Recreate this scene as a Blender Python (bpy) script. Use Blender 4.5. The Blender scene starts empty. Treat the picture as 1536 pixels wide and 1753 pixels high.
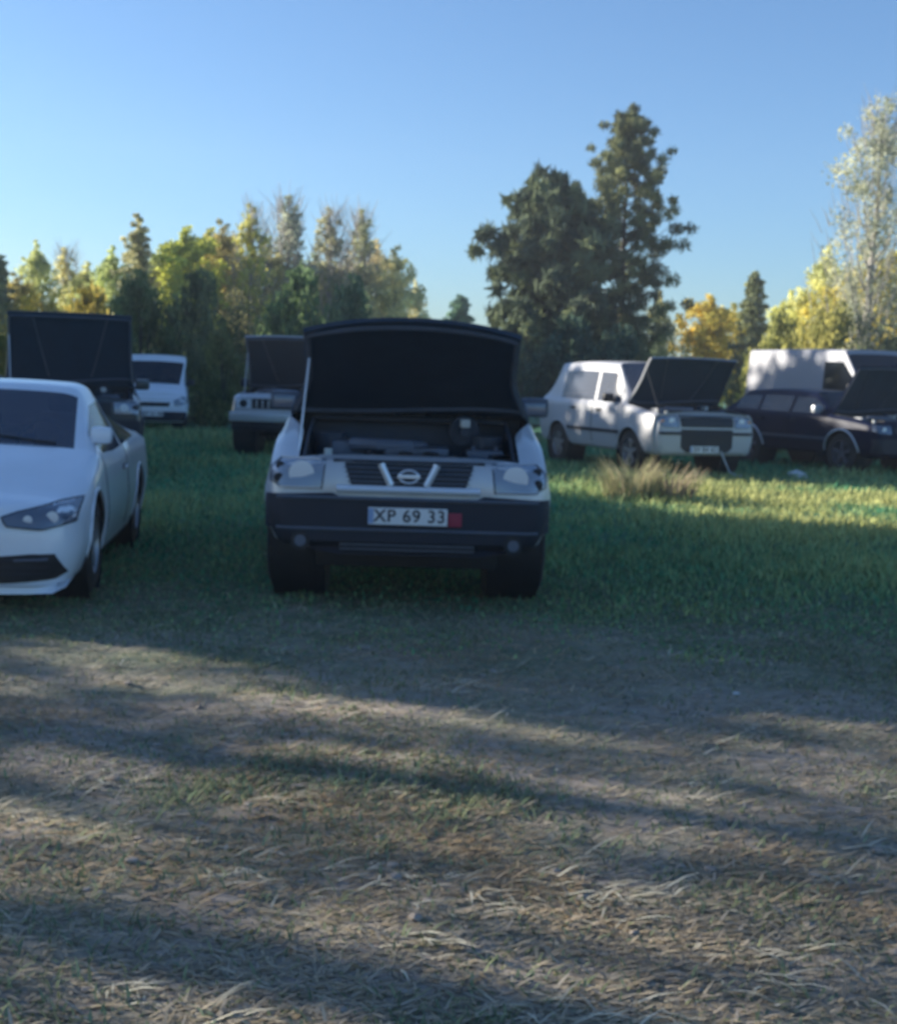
import bpy, bmesh, math, random
import numpy as np
from mathutils import Vector, Matrix, Euler
from mathutils.bvhtree import BVHTree

# ------------------------------------------------------------------ camera, sky, sun, exposure
sc = bpy.context.scene
COL = sc.collection
R = math.radians
EYE = 1.55
cam_d = bpy.data.cameras.new("camera")
cam_d.sensor_fit = 'HORIZONTAL'
cam_d.sensor_width = 36.0
cam_d.lens = 36.0 * 2250 / 1536
cam_d.clip_end = 2000
cam_d.dof.use_dof = True
cam_d.dof.focus_distance = 0.6
cam_d.dof.aperture_fstop = 29.0
cam = bpy.data.objects.new("camera", cam_d)
COL.objects.link(cam)
PITCH, ROLL = 5.9, 1.9
cam.matrix_world = Matrix.Translation((0, 0, EYE)) @ Matrix.Rotation(R(90 - PITCH), 4, 'X') @ Matrix.Rotation(R(ROLL), 4, 'Z')
sc.camera = cam

SUN_AZ_LEFT, SUN_EL = 72.0, 16.0          # degrees left of the viewing direction (+Y), elevation
sdir = Vector((-math.sin(R(SUN_AZ_LEFT)) * math.cos(R(SUN_EL)), math.cos(R(SUN_AZ_LEFT)) * math.cos(R(SUN_EL)), math.sin(R(SUN_EL))))
world = bpy.data.worlds.new("World")
sc.world = world
world.use_nodes = True
wn, wl = world.node_tree.nodes, world.node_tree.links
wn.clear()
sky = wn.new('ShaderNodeTexSky')
sky.sky_type = 'NISHITA'
sky.sun_disc = False
sky.sun_elevation = R(SUN_EL)
sky.sun_rotation = R(-SUN_AZ_LEFT)
sky.altitude = 100
sky.air_density = 1.0
sky.dust_density = 0.6
sky.ozone_density = 5.5
bg = wn.new('ShaderNodeBackground')
bg.inputs['Strength'].default_value = 0.080
wo = wn.new('ShaderNodeOutputWorld')
wl.new(sky.outputs[0], bg.inputs[0])
wl.new(bg.outputs[0], wo.inputs[0])
sun_d = bpy.data.lights.new("sun", 'SUN')
sun_d.energy = 5.0
sun_d.angle = R(0.5)
sun_d.color = (1.0, 0.92, 0.79)
sun = bpy.data.objects.new("sun", sun_d)
COL.objects.link(sun)
sun.rotation_euler = (-sdir).to_track_quat('-Z', 'Y').to_euler()
sun.location = (-30, 30, 30)
sc.view_settings.view_transform = 'Standard'
sc.view_settings.look = 'None'
sc.view_settings.gamma = 1.0
sc.view_settings.exposure = 1.36
sc.cycles.max_bounces = 6
sc.cycles.transparent_max_bounces = 8

# ------------------------------------------------------------------ materials
MATS = {}
def nodes_of(name):
    m = bpy.data.materials.new(name)
    m.use_nodes = True
    nt = m.node_tree
    return m, nt, nt.nodes['Principled BSDF']

def mat(name, col, rough=0.5, metal=0.0, vary=0.0, dirt=None, scale=6.0, coat=0.0, bump=0.0, emis=None):
    if name in MATS: return MATS[name]
    m, nt, p = nodes_of(name)
    p.inputs['Base Color'].default_value = (*col, 1)
    p.inputs['Roughness'].default_value = rough
    p.inputs['Metallic'].default_value = metal
    if coat:
        p.inputs['Coat Weight'].default_value = coat
        p.inputs['Coat Roughness'].default_value = 0.06
    if vary or dirt or bump:
        tc = nt.nodes.new('ShaderNodeTexCoord')
        nz = nt.nodes.new('ShaderNodeTexNoise')
        nz.inputs['Scale'].default_value = scale
        nz.inputs['Detail'].default_value = 6
        nz.inputs['Roughness'].default_value = 0.62
        nt.links.new(tc.outputs['Object'], nz.inputs['Vector'])
        rp = nt.nodes.new('ShaderNodeValToRGB')
        d = dirt or tuple(c * (1 - vary) for c in col)
        rp.color_ramp.elements[0].position = 0.35
        rp.color_ramp.elements[0].color = (*(tuple(c * (1 - vary) + dd * vary for c, dd in zip(col, d)) if dirt else d), 1)
        rp.color_ramp.elements[1].position = 0.65
        rp.color_ramp.elements[1].color = (*col, 1)
        nt.links.new(nz.outputs[0], rp.inputs[0])
        nt.links.new(rp.outputs[0], p.inputs['Base Color'])
        mr = nt.nodes.new('ShaderNodeMapRange')
        mr.inputs['To Min'].default_value = min(1, rough + 0.2)
        mr.inputs['To Max'].default_value = max(0.03, rough - 0.05)
        nt.links.new(nz.outputs[0], mr.inputs['Value'])
        nt.links.new(mr.outputs[0], p.inputs['Roughness'])
        if bump:
            b = nt.nodes.new('ShaderNodeBump')
            b.inputs['Strength'].default_value = bump
            b.inputs['Distance'].default_value = 0.02
            nt.links.new(nz.outputs[0], b.inputs['Height'])
            nt.links.new(b.outputs[0], p.inputs['Normal'])
    MATS[name] = m
    return m

def glass_mat(name, tint=(0.5, 0.56, 0.6), thru=0.45, body=(0.015, 0.02, 0.028)):
    if name in MATS: return MATS[name]
    m, nt, p = nodes_of(name)
    p.inputs['Base Color'].default_value = (*body, 1)
    p.inputs['Roughness'].default_value = 0.04
    p.inputs['Specular IOR Level'].default_value = 0.9
    tr = nt.nodes.new('ShaderNodeBsdfTransparent')
    tr.inputs[0].default_value = (*tint, 1)
    mx = nt.nodes.new('ShaderNodeMixShader')
    fr = nt.nodes.new('ShaderNodeFresnel')
    fr.inputs['IOR'].default_value = 1.5
    mr = nt.nodes.new('ShaderNodeMapRange')
    mr.inputs['To Min'].default_value = thru
    mr.inputs['To Max'].default_value = 0.0
    nt.links.new(fr.outputs[0], mr.inputs['Value'])
    nt.links.new(mr.outputs[0], mx.inputs[0])
    nt.links.new(p.outputs[0], mx.inputs[1])
    nt.links.new(tr.outputs[0], mx.inputs[2])
    nt.links.new(mx.outputs[0], nt.nodes['Material Output'].inputs[0])
    MATS[name] = m
    return m

M_white = mat('white_paint', (0.74, 0.78, 0.84), 0.25, vary=0.12, dirt=(0.45, 0.42, 0.38), scale=2.5, coat=0.6)
M_white2 = mat('white_paint_chalky', (0.44, 0.45, 0.48), 0.38, vary=0.25, dirt=(0.42, 0.38, 0.33), scale=2.0, coat=0.3)
M_silver = mat('silver_paint', (0.52, 0.54, 0.57), 0.30, 0.35, vary=0.2, dirt=(0.3, 0.28, 0.25), scale=3, coat=0.5)
M_dgreen = mat('dark_green_paint', (0.018, 0.035, 0.04), 0.32, vary=0.3, dirt=(0.06, 0.055, 0.05), scale=3, coat=0.5)
M_dblue = mat('dark_blue_paint', (0.003, 0.007, 0.028), 0.35, vary=0.2, dirt=(0.012, 0.014, 0.02), scale=3, coat=0.0)
M_dblue.node_tree.nodes['Principled BSDF'].inputs['Specular IOR Level'].default_value = .08
M_plastic = mat('dark_plastic', (0.006, 0.011, 0.024), 0.6, vary=0.3, dirt=(0.014, 0.018, 0.028), scale=5)
M_black = mat('black_plastic', (0.006, 0.009, 0.015), 0.5, vary=0.2, scale=8)
M_rubber = mat('tyre_rubber', (0.014, 0.014, 0.016), 0.85, vary=0.4, dirt=(0.07, 0.06, 0.045), scale=9, bump=0.3)
M_rim = mat('alloy_rim', (0.42, 0.43, 0.45), 0.35, 0.7, vary=0.25, dirt=(0.12, 0.10, 0.08), scale=9)
M_chrome = mat('chrome_trim', (0.72, 0.75, 0.80), 0.25, 0.4)
M_grey = mat('grey_white_paint', (0.28, 0.29, 0.33), 0.45, vary=0.25, dirt=(0.3, 0.28, 0.27), scale=1.5)
M_lens = mat('headlamp_lens', (0.24, 0.28, 0.34), 0.10, 0.15, vary=0.2, dirt=(0.3, 0.33, 0.36), scale=18, coat=1.0)
M_lensdark = mat('smoked_headlamp_lens', (0.10, 0.13, 0.18), 0.10, 0.1, vary=0.2, dirt=(0.2, 0.2, 0.22), scale=14, coat=1.0)
M_bulb = mat('lamp_reflector', (0.62, 0.66, 0.72), 0.3, 0.2)
M_amber = mat('amber_lens', (0.6, 0.22, 0.04), 0.2)
M_red = mat('red_lens', (0.35, 0.02, 0.02), 0.2)
M_plate = mat('plate_white', (0.72, 0.73, 0.74), 0.4, vary=0.1, dirt=(0.4, 0.4, 0.4), scale=12)
M_plateblue = mat('plate_band', (0.25, 0.35, 0.55), 0.4)
M_ink = mat('plate_ink', (0.02, 0.02, 0.03), 0.5)
M_redtape = mat('faded_red', (0.28, 0.02, 0.05), 0.6)
M_liner = mat('hood_underside', (0.014, 0.034, 0.062), 0.6, vary=0.5, dirt=(0.02, 0.028, 0.045), scale=5, bump=0.2)
M_rib = mat('hood_rib', (0.08, 0.10, 0.135), 0.45, vary=0.3, dirt=(0.04, 0.04, 0.04), scale=5)
M_bay = mat('engine_bay_metal', (0.03, 0.045, 0.07), 0.6, vary=0.4, dirt=(0.05, 0.045, 0.04), scale=6)
M_engine = mat('engine_grime', (0.11, 0.13, 0.17), 0.45, 0.3, vary=0.5, dirt=(0.07, 0.055, 0.04), scale=10, bump=0.4)
M_battery = mat('battery_case', (0.10, 0.12, 0.16), 0.45, vary=0.2, scale=5)
M_tank = mat('translucent_tank', (0.55, 0.57, 0.55), 0.45, vary=0.2, scale=5)
M_seat = mat('seat_fabric', (0.05, 0.05, 0.055), 0.9, vary=0.3, scale=20)
M_glass = glass_mat('car_glass', thru=0.35)
M_glass_c = glass_mat('sky_reflect_car_glass', tint=(0.9, 0.93, 0.95), thru=0.45, body=(0.14, 0.16, 0.21))  # pale body colour stands in for sky reflected in the windows
M_glass_c.node_tree.nodes['Principled BSDF'].inputs['Roughness'].default_value = .16
M_glass_h = glass_mat('hazy_sky_car_glass', thru=0.5, tint=(.75,.8,.82), body=(0.05, 0.08, 0.125))  # windshield haze and reflected sky mixed into the body colour
M_bark = mat('bark', (0.09, 0.075, 0.06), 0.9, vary=0.4, scale=8, bump=0.6)
M_bark_pale = mat('pale_bark', (0.42, 0.40, 0.36), 0.85, vary=0.5, dirt=(0.06, 0.05, 0.045), scale=5, bump=0.3)

def leaf_mat(name, c0, c1, c2, trans=0.35):
    m = bpy.data.materials.new(name)
    m.use_nodes = True
    nt = m.node_tree
    nt.nodes.clear()
    at = nt.nodes.new('ShaderNodeAttribute'); at.attribute_name = 'rnd'
    rp = nt.nodes.new('ShaderNodeValToRGB')
    e = rp.color_ramp.elements
    e[0].position = 0.15; e[0].color = (*c0, 1)
    e[1].position = 0.85; e[1].color = (*c2, 1)
    k = e.new(0.5); k.color = (*c1, 1)
    nt.links.new(at.outputs['Fac'], rp.inputs[0])
    oi = nt.nodes.new('ShaderNodeObjectInfo')
    mu = nt.nodes.new('ShaderNodeMix'); mu.data_type = 'RGBA'; mu.blend_type = 'MULTIPLY'
    mu.inputs['Factor'].default_value = 1
    nt.links.new(rp.outputs[0], mu.inputs['A'])
    nt.links.new(oi.outputs['Color'], mu.inputs['B'])
    df = nt.nodes.new('ShaderNodeBsdfDiffuse')
    tl = nt.nodes.new('ShaderNodeBsdfTranslucent')
    mx = nt.nodes.new('ShaderNodeMixShader'); mx.inputs[0].default_value = trans
    out = nt.nodes.new('ShaderNodeOutputMaterial')
    nt.links.new(mu.outputs['Result'], df.inputs[0])
    nt.links.new(mu.outputs['Result'], tl.inputs[0])
    nt.links.new(df.outputs[0], mx.inputs[1])
    nt.links.new(tl.outputs[0], mx.inputs[2])
    nt.links.new(mx.outputs[0], out.inputs[0])
    return m
# multiplied by each crown's own object colour
L_broad = leaf_mat('broad_leaves', (0.55, 0.6, 0.5), (0.85, 0.85, 0.8), (1.3, 1.25, 1.0), 0.4)
L_needle = leaf_mat('needles', (0.6, 0.6, 0.65), (0.9, 0.9, 0.9), (1.35, 1.25, 1.0), 0.15)
L_grass = leaf_mat('grass_blades', (0.6, 0.6, 0.6), (1, 1, 1), (1.4, 1.4, 1.4), 0.3)

# ------------------------------------------------------------------ object helpers
def tag(o, label=None, cat=None, group=None, kind=None):
    if label: o['label'] = label
    if cat: o['category'] = cat
    if group: o['group'] = group
    if kind: o['kind'] = kind
    return o

def empty(name, loc=(0, 0, 0), rz=0.0, parent=None):
    o = bpy.data.objects.new(name, None)
    o.empty_display_size = 0.2
    COL.objects.link(o)
    o.location = loc
    o.rotation_euler = (0, 0, rz)
    if parent: o.parent = parent
    return o

def link(name, me, mats, parent=None, sharp=35):
    for m in (mats if isinstance(mats, (list, tuple)) else [mats]):
        me.materials.append(m)
    if sharp is not None and len(me.polygons):
        me.polygons.foreach_set('use_smooth', [True] * len(me.polygons))
        me.set_sharp_from_angle(angle=R(sharp))
    o = bpy.data.objects.new(name, me)
    COL.objects.link(o)
    if parent: o.parent = parent
    return o

class MB:
    """collects shapes that end up as one mesh object"""
    def __init__(s): s.v = []; s.f = []; s.m = []
    def add(s, vs, fs, mi=0):
        o = len(s.v)
        s.v += [tuple(v) for v in vs]
        s.f += [tuple(i + o for i in f) for f in fs]
        s.m += [mi] * len(fs)
        return s
    def box(s, c, d, rot=None, mi=0, bev=0.0):
        bm = bmesh.new()
        bmesh.ops.create_cube(bm, size=1)
        for v in bm.verts: v.co = Vector((v.co.x * d[0], v.co.y * d[1], v.co.z * d[2]))
        if bev:
            bmesh.ops.bevel(bm, geom=list(bm.edges), offset=min(bev, min(d) * 0.45), segments=2, profile=0.6, affect='EDGES')
        rm = Euler(rot).to_matrix() if rot else Matrix.Identity(3)
        vs = [rm @ v.co + Vector(c) for v in bm.verts]
        bm.verts.index_update()
        fs = [[v.index for v in f.verts] for f in bm.faces]
        bm.free()
        return s.add(vs, fs, mi)
    def tube(s, pts, rad, n=8, mi=0, caps=True):
        pts = [Vector(p) for p in pts]
        rs = rad if isinstance(rad, (list, tuple)) else [rad] * len(pts)
        vs, fs = [], []
        for i, p in enumerate(pts):
            d = (pts[min(i + 1, len(pts) - 1)] - pts[max(i - 1, 0)]).normalized()
            a = d.cross(Vector((0, 0, 1)))
            if a.length < 0.05: a = d.cross(Vector((0, 1, 0)))
            a.normalize(); b = d.cross(a)
            for k in range(n):
                t = 2 * math.pi * k / n
                vs.append(p + (a * math.cos(t) + b * math.sin(t)) * rs[i])
        for i in range(len(pts) - 1):
            for k in range(n):
                k2 = (k + 1) % n
                fs.append((i * n + k, i * n + k2, (i + 1) * n + k2, (i + 1) * n + k))
        if caps:
            fs.append(tuple(range(n - 1, -1, -1)))
            fs.append(tuple(range((len(pts) - 1) * n, len(pts) * n)))
        return s.add(vs, fs, mi)
    def lathe_x(s, prof, cx=(0, 0, 0), n=32, mi=0):
        """profile of (x, r) turned round the X axis"""
        vs, fs = [], []
        for x, r in prof:
            for k in range(n):
                t = 2 * math.pi * k / n
                vs.append((cx[0] + x, cx[1] + r * math.cos(t), cx[2] + r * math.sin(t)))
        for i in range(len(prof) - 1):
            for k in range(n):
                k2 = (k + 1) % n
                fs.append((i * n + k, i * n + k2, (i + 1) * n + k2, (i + 1) * n + k))
        return s.add(vs, fs, mi)
    def build(s, name, mats, parent=None, sharp=35):
        me = bpy.data.meshes.new(name)
        me.from_pydata(s.v, [], s.f)
        me.polygons.foreach_set('material_index', s.m)
        me.update()
        bm = bmesh.new(); bm.from_mesh(me)
        bmesh.ops.recalc_face_normals(bm, faces=bm.faces)
        bm.to_mesh(me); bm.free()
        return link(name, me, mats, parent, sharp)

# ------------------------------------------------------------------ car body lofting
NR = 10
HW = [.87]
def loft(stations, usub=5, vsub=4):
    """stations: list of (y, ring[10 x (x,z)], crease). returns grid[u][v] of Vectors, half side x>=0, plus u index list"""
    rings = []
    for y, ring, cr in stations:
        pts = [np.array(p, float) for p in ring]
        ext = [np.array([-pts[1][0], pts[1][1]])] + pts + [np.array([-pts[-2][0], pts[-2][1]])]
        out = []
        for i in range(NR - 1):
            for k in range(vsub):
                t = k / vsub
                a, b, c, d = ext[i], ext[i + 1], ext[i + 2], ext[i + 3]
                # tension 0.35 hermite
                m1 = 0.38 * (c - a); m2 = 0.38 * (d - b)
                L = np.linalg.norm(c - b)
                for m in (m1, m2):
                    l = np.linalg.norm(m)
                    if l > L: m *= L / max(l, 1e-9)
                h = 2 * t ** 3 - 3 * t ** 2 + 1
                q = h * b + (t ** 3 - 2 * t ** 2 + t) * m1 + (1 - h) * c + (t ** 3 - t ** 2) * m2
                out.append(q)
        out.append(pts[-1])
        rings.append(np.array([[max(0, q[0]), y, q[1]] for q in out]))
    n = len(rings)
    d = [0]
    for i in range(1, n):
        d.append(d[-1] + max(0.004, float(np.mean(np.linalg.norm(rings[i] - rings[i - 1], axis=1)))))
    sl = [(rings[i + 1] - rings[i]) / (d[i + 1] - d[i]) for i in range(n - 1)]
    grid, upos = [], []
    for i in range(n - 1):
        h_ = d[i + 1] - d[i]
        def tan(k, side):
            if k == 0: return sl[0]
            if k == n - 1: return sl[-1]
            if stations[k][2]: return sl[i]
            a, b = sl[k - 1], sl[k]
            with np.errstate(divide='ignore', invalid='ignore'):
                hm = np.where(a * b > 0, 2 * a * b / (a + b), 0)
            return np.nan_to_num(hm)
        m1, m2 = tan(i, 0), tan(i + 1, 1)
        ns = max(2, min(14, int(round(h_ / 0.09)))) if usub else 1
        for k in range(ns):
            t = k / ns
            h = 2 * t ** 3 - 3 * t ** 2 + 1
            q = h * rings[i] + (t ** 3 - 2 * t ** 2 + t) * m1 * h_ + (1 - h) * rings[i + 1] + (t ** 3 - t ** 2) * m2 * h_
            grid.append(q); upos.append(i + t)
    grid.append(rings[-1]); upos.append(n - 1)
    return np.array(grid), np.array(upos)

def low_ring(W, zb, wf, zhi, belt=None, zk=None, crown=0.02, tuck=0.06):
    w = W * wf
    zk = zk if zk is not None else zhi - 0.07
    zm = zb + 0.5 * (zk - zb)
    return [(0, zb), (w * .5, zb), (w * .84, zb + .005), (w - tuck, zb + .05), (w, zm),
            (w * .965, zk), (w * HW[0], zhi - .022), (w * (HW[0] - .10), zhi - .006), (w * .42, zhi + crown * .7), (0, zhi + crown)]

def cab_ring(W, zb, belt, roof, rw, tuck=0.06, wf=1.0, k6=.93):
    w = W * wf
    zk = belt - .08
    return [(0, zb), (w * .5, zb), (w * .84, zb + .005), (w - tuck, zb + .05), (w, zb + .5 * (zk - zb)),
            (w * .975, zk), (w * k6, belt), (rw, roof - .075), (rw * .80, roof - .018), (0, roof)]

class Car:
    """P: dict of sizes. Local front is -Y, origin on the ground under the middle."""
    def __init__(s, name, P, paint, label, cat, loc, rz, group=None):
        s.P = P; s.paint = paint
        s.root = empty(name, loc, rz)
        tag(s.root, label, cat, group)
        W, L, zb = P['W'], P['L'], P['zb']
        HW[0] = P.get('hoodw', .87)
        yF, yR = -L / 2, L / 2
        st = []
        for dy, wf, zlo, zhi in P['nose']:
            st.append((yF + dy, low_ring(W, zlo, wf, zhi), False))
        hy0, hz0 = yF + P['hood0'], P['hz0']
        yc, hz1 = yF + P['cowl'], P['hz1']
        ubase = len(st)
        zf = P.get('zbf', zb)
        st.append((hy0, low_ring(W, zf, P.get('wf0', .985), hz0, crown=P.get('crown0', .03)), False)); s.u_h0 = ubase
        ym = (hy0 + yc) / 2
        st.append((ym, low_ring(W, zb, 1.0, hz0 + (hz1 - hz0) * .58, crown=P.get('crown', .035)), False))
        belt = P['belt']
        c = low_ring(W, zb, 1.0, hz1, zk=belt - .08, crown=.03)
        c[6] = (W * .92, max(belt - .01, hz1 - .03)); c[7] = (W * .82, hz1 + .0)
        st.append((yc, c, True)); s.u_c = len(st) - 1
        rz_, rw = P['roof'], P['rw']
        st.append((yF + P['rf'], cab_ring(W, zb, belt, rz_ - .03, rw), True)); s.u_rf = len(st) - 1
        rm = (P['rf'] + P['rr']) / 2
        st.append((yF + rm, cab_ring(W, zb, belt + .01, rz_, rw), False)); s.u_rm = len(st) - 1
        st.append((yF + P['rr'], cab_ring(W, zb, belt + .03, rz_ - P.get('drop', .04), rw * P.get('rtap', .96)), True)); s.u_rr = len(st) - 1
        if P['tail'] == 'hatch':       # steep rear window ends near the rear face
            b = cab_ring(W, zb + .03, belt + .03, belt + .10, W * .78, wf=.985)
            b[8] = (W * .45, belt + .10); b[9] = (0, belt + .11); b[7] = (W * .80, belt + .075)
            st.append((yR - P.get('rg', .12), b, True)); s.u_rb = len(st) - 1
            st.append((yR - .04, low_ring(W, zb + .06, .96, belt + .0), False))
            st.append((yR, low_ring(W, zb + .15, .90, belt - .12), False))
        else:                          # saloon or coupe deck
            b = low_ring(W, zb, 1.0, P['deck'] + .02, zk=belt - .06)
            b[6] = (W * .9, P['deck'] + .0); b[7] = (W * .76, P['deck'] + .02)
            st.append((yR - P.get('dl', .5), b, True)); s.u_rb = len(st) - 1
            st.append((yR - .07, low_ring(W, zb + .03, .97, P['deck'] - .01), False))
            st.append((yR, low_ring(W, zb + .12, .88, P['deck'] - .08), False))
        s.yF, s.yR, s.yc, s.hy0 = yF, yR, yc, hy0
        s.G, s.U = loft(st)
        s.vs = 4
        s.arches = [(yF + P['fo'], P['wr']), (yF + P['fo'] + P['wb'], P['wr'])]
        s.build_body()

    def build_body(s):
        P = s.P; G, U = s.G, s.U
        nu, nv = G.shape[0], G.shape[1]
        # full ring: mirrored
        W = P['W']
        ar = P['wr'] * 1.17
        Gs = G.copy()
        # snap vertices to the wheel arch circles
        zc = P['wr']
        removed = np.zeros((nu - 1, nv - 1), bool)
        for (yw, r) in s.arches:
            for u in range(nu - 1):
                for v in range(nv - 1):
                    if not (2 * 4 - 2 <= v < 5 * 4 + 3): continue
                    cx = G[u:u + 2, v:v + 2].reshape(-1, 3).mean(0)
                    if math.hypot(cx[1] - yw, cx[2] - zc) < ar: removed[u, v] = True
            for u in range(nu):
                for v in range(2 * 4 - 2, 5 * 4 + 4):
                    fl = [removed[a, b] for a in (u - 1, u) for b in (v - 1, v) if 0 <= a < nu - 1 and 0 <= b < nv - 1]
                    if any(fl) and not all(fl):
                        q = G[u, v]
                        dy, dz = q[1] - yw, q[2] - zc
                        d = math.hypot(dy, dz)
                        if d > 1e-4 and q[2] > P['zb'] + .06 and abs(d - ar) < .15:
                            Gs[u, v, 1] = yw + dy / d * ar
                            Gs[u, v, 2] = zc + dz / d * ar
        lab = {}
        vmax = nv - 1
        nmr = P.get('mode', 'car')
        B = P.get('bpillar', [])
        def side_idx(y): return y
        for u in range(nu - 1):
            uc = (U[u] + U[u + 1]) / 2
            yc_ = G[u, 24, 1] * .5 + G[u + 1, 24, 1] * .5
            for v in range(vmax):
                vc = (v + .5) / 4
                L_ = 'body'
                if removed[u, v]: L_ = None
                elif s.u_h0 < uc < s.u_c and vc > 6: L_ = 'hood'
                elif s.u_c < uc < s.u_c + (s.u_rf - s.u_c) * P.get('header', .93) and vc > 7.25: L_ = 'windshield'
                elif s.u_rr < uc < s.u_rb and vc > 7.25 and not P.get('blindrear'):
                    L_ = 'rear_window'
                elif 6.1 < vc < 7 - .2 and s.u_c < uc < s.u_rb:
                    for wi, (a, b) in enumerate(P['wins']):
                        if s.yF + a < yc_ < s.yF + b: L_ = 'side_window%d' % wi
                elif 3 < vc < 6.1:
                    for wi, (a, b) in enumerate(P['doors']):
                        if s.yF + a < yc_ < s.yF + b: L_ = 'door%d' % wi
                lab[(u, v)] = L_
        s.lab = lab
        buckets = {}
        for (u, v), L_ in lab.items():
            if L_ is None: continue
            for sg in (1, -1):
                key = L_
                if L_.startswith('side') or L_.startswith('door'): key = (L_, sg)
                buckets.setdefault(key, []).append((u, v, sg))
        # closed mesh for ray casting
        allf = [(u, v, sg) for u in range(nu - 1) for v in range(vmax) for sg in (1, -1)]
        def tomesh(faces, src, name, caps=False):
            vm, vl, fl = {}, [], []
            def vid(u, v, sg):
                if v == 0 or v == nv - 1: sg = 1
                k = (u, v, sg)
                if k not in vm:
                    vm[k] = len(vl)
                    q = src[u, v]; vl.append((q[0] * sg, q[1], q[2]))
                return vm[k]
            for u, v, sg in faces:
                q = [vid(u, v, sg), vid(u + 1, v, sg), vid(u + 1, v + 1, sg), vid(u, v + 1, sg)]
                if sg < 0: q.reverse()
                fl.append(q)
            if caps:
                for u in (0, nu - 1):
                    for v in range(nv - 1):
                        q = [vid(u, v, 1), vid(u, v + 1, 1), vid(u, v + 1, -1), vid(u, v, -1)]
                        q = list(dict.fromkeys(q))
                        if u: q.reverse()
                        if len(q) > 2: fl.append(q)
            return vl, fl
        vl, fl = tomesh(allf, G, 'x', True)
        s.bvh = BVHTree.FromPolygons(vl, fl)
        P = s.P
        for key, faces in buckets.items():
            nm = key if isinstance(key, str) else key[0]
            if nm == 'hood':
                s.hood_faces = faces
                continue
            vl, fl = tomesh(faces, Gs, nm, caps=(nm == 'body'))
            me = bpy.data.meshes.new('body_panel')
            me.from_pydata(vl, [], fl)
            bm = bmesh.new(); bm.from_mesh(me)
            bmesh.ops.remove_doubles(bm, verts=bm.verts, dist=1e-5)
            bm.to_mesh(me); bm.free()
            nn = 'body' if nm == 'body' else nm.rstrip('0123456789')
            g = P.get('glass', M_glass)
            mt = g if nn in ('windshield', 'rear_window', 'side_window') else s.paint
            if nn == 'side_window' and P.get('solidwin') and nm in P['solidwin']: mt = s.paint; 
            o = link({'windshield': 'windshield', 'side_window': 'side_window', 'rear_window': 'rear_window', 'door': 'door', 'body': 'body'}[nn], me, mt, s.root, 32)
            if nn == 'body': s.body = o
            if nn == 'door':
                sd = key[1]
                ys = [v[1] for v in vl]; zs = [v[2] for v in vl]
                y0, y1 = min(ys), max(ys); zt = max(zs)
                hb = MB()
                yh = y1 - .12 if y1 - y0 > .5 else y1 - .08
                x, n = s.hit_side(yh, zt - .16, sd)
                hb.box((x + sd * .018, yh - .06, zt - .16), (.022, .16, .024), bev=.008)
                hb.box((x + sd * .004, yh - .06, zt - .16), (.012, .19, .045), bev=.004, mi=1)
                hb.build('handle', [s.P.get('handle', s.paint), M_black], o)
        # dark seams round doors and hood
        for (a, b) in P['doors']:
            for sd in (1, -1):
                for y in (s.yF + a, s.yF + b):
                    pts = []
                    for k in range(14):
                        z = P['zb'] + .12 + (P['belt'] - P['zb'] - .10) * k / 13
                        skip = any(math.hypot(y - yw, z - P['wr']) < ar + .01 for yw, _ in s.arches)
                        if skip: continue
                        x, n = s.hit_side(y, z, sd)
                        pts.append((x + sd * .0005, y, z))
                    if len(pts) > 2: MB().tube(pts, .004, 4).build('door_seam', M_black, s.body)
        # wheel wells, arch lips
        for (yw, r) in s.arches:
            for sd in (1, -1):
                ww = MB()
                ww.lathe_x([(sd * (W - .40), 0.02), (sd * (W - .40), ar * 1.04), (sd * (W - .035), ar * 1.04)], (0, yw, zc), 28)
                ww.build('wheel_well', M_black, s.body)
                pts = []
                for k in range(25):
                    t = R(-12 + 204 * k / 24)
                    y, z = yw - ar * math.cos(t), zc + ar * math.sin(t)
                    if z < P['zb'] + .03: continue
                    x, n = s.hit_side(y, z, sd)
                    pts.append((x - sd * .004 if not P.get('flare') else x + sd * .01, y, z))
                if len(pts) > 3: MB().tube(pts, P.get('flare', .014), 6).build('arch_trim', P.get('lipmat', s.paint), s.body)
        # floor, interior
        it = MB()
        y0, y1 = s.yc + .10, s.yR - .35
        zf = P['zb'] + .06
        bw = P['rw'] * .98
        it.box((0, (y0 + y1) / 2, zf), (W * 1.5, y1 - y0, .04))
        it.box((0, y0 + .02, (zf + P['hz1']) / 2), (W * 1.72, .05, P['hz1'] - zf))
        it.box((0, y0 + .22, P['hz1'] - .09), (W * 1.68, .42, .16), bev=.05)
        it.build('dashboard', M_black, s.root)
        sb = s.P.get('seat_z', zf + .22)
        for x in (-.36, .36):
            b = MB()
            ys = y0 + 1.05
            b.box((x, ys, sb + .08), (.48, .50, .16), bev=.06)
            b.box((x, ys + .30, sb + .40), (.46, .14, .62), rot=(-.25, 0, 0), bev=.06)
            b.box((x, ys + .40, sb + .79), (.26, .10, .17), rot=(-.2, 0, 0), bev=.04)
            b.build('seat', M_seat, s.root)
        st = MB()
        yy = y0 + .48; zz = P['hz1'] + .0
        pts = [( .36 + .18 * math.cos(t), yy + .18 * math.sin(t) * .35, zz + .18 * math.sin(t)) for t in np.linspace(0, 2 * math.pi, 25)]
        st.tube(pts, .014, 6, caps=False)
        st.build('steering_wheel', M_black, s.root)
        # underbody shadow volume: chassis plate and axles
        ch = MB()
        ch.box((0, 0, P['zb'] + .03), (W * 1.1, P['L'] * .8, .05))
        for (yw, r) in s.arches:
            ch.tube([(-W + .3, yw, r), (W - .3, yw, r)], .045, 8)
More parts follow.
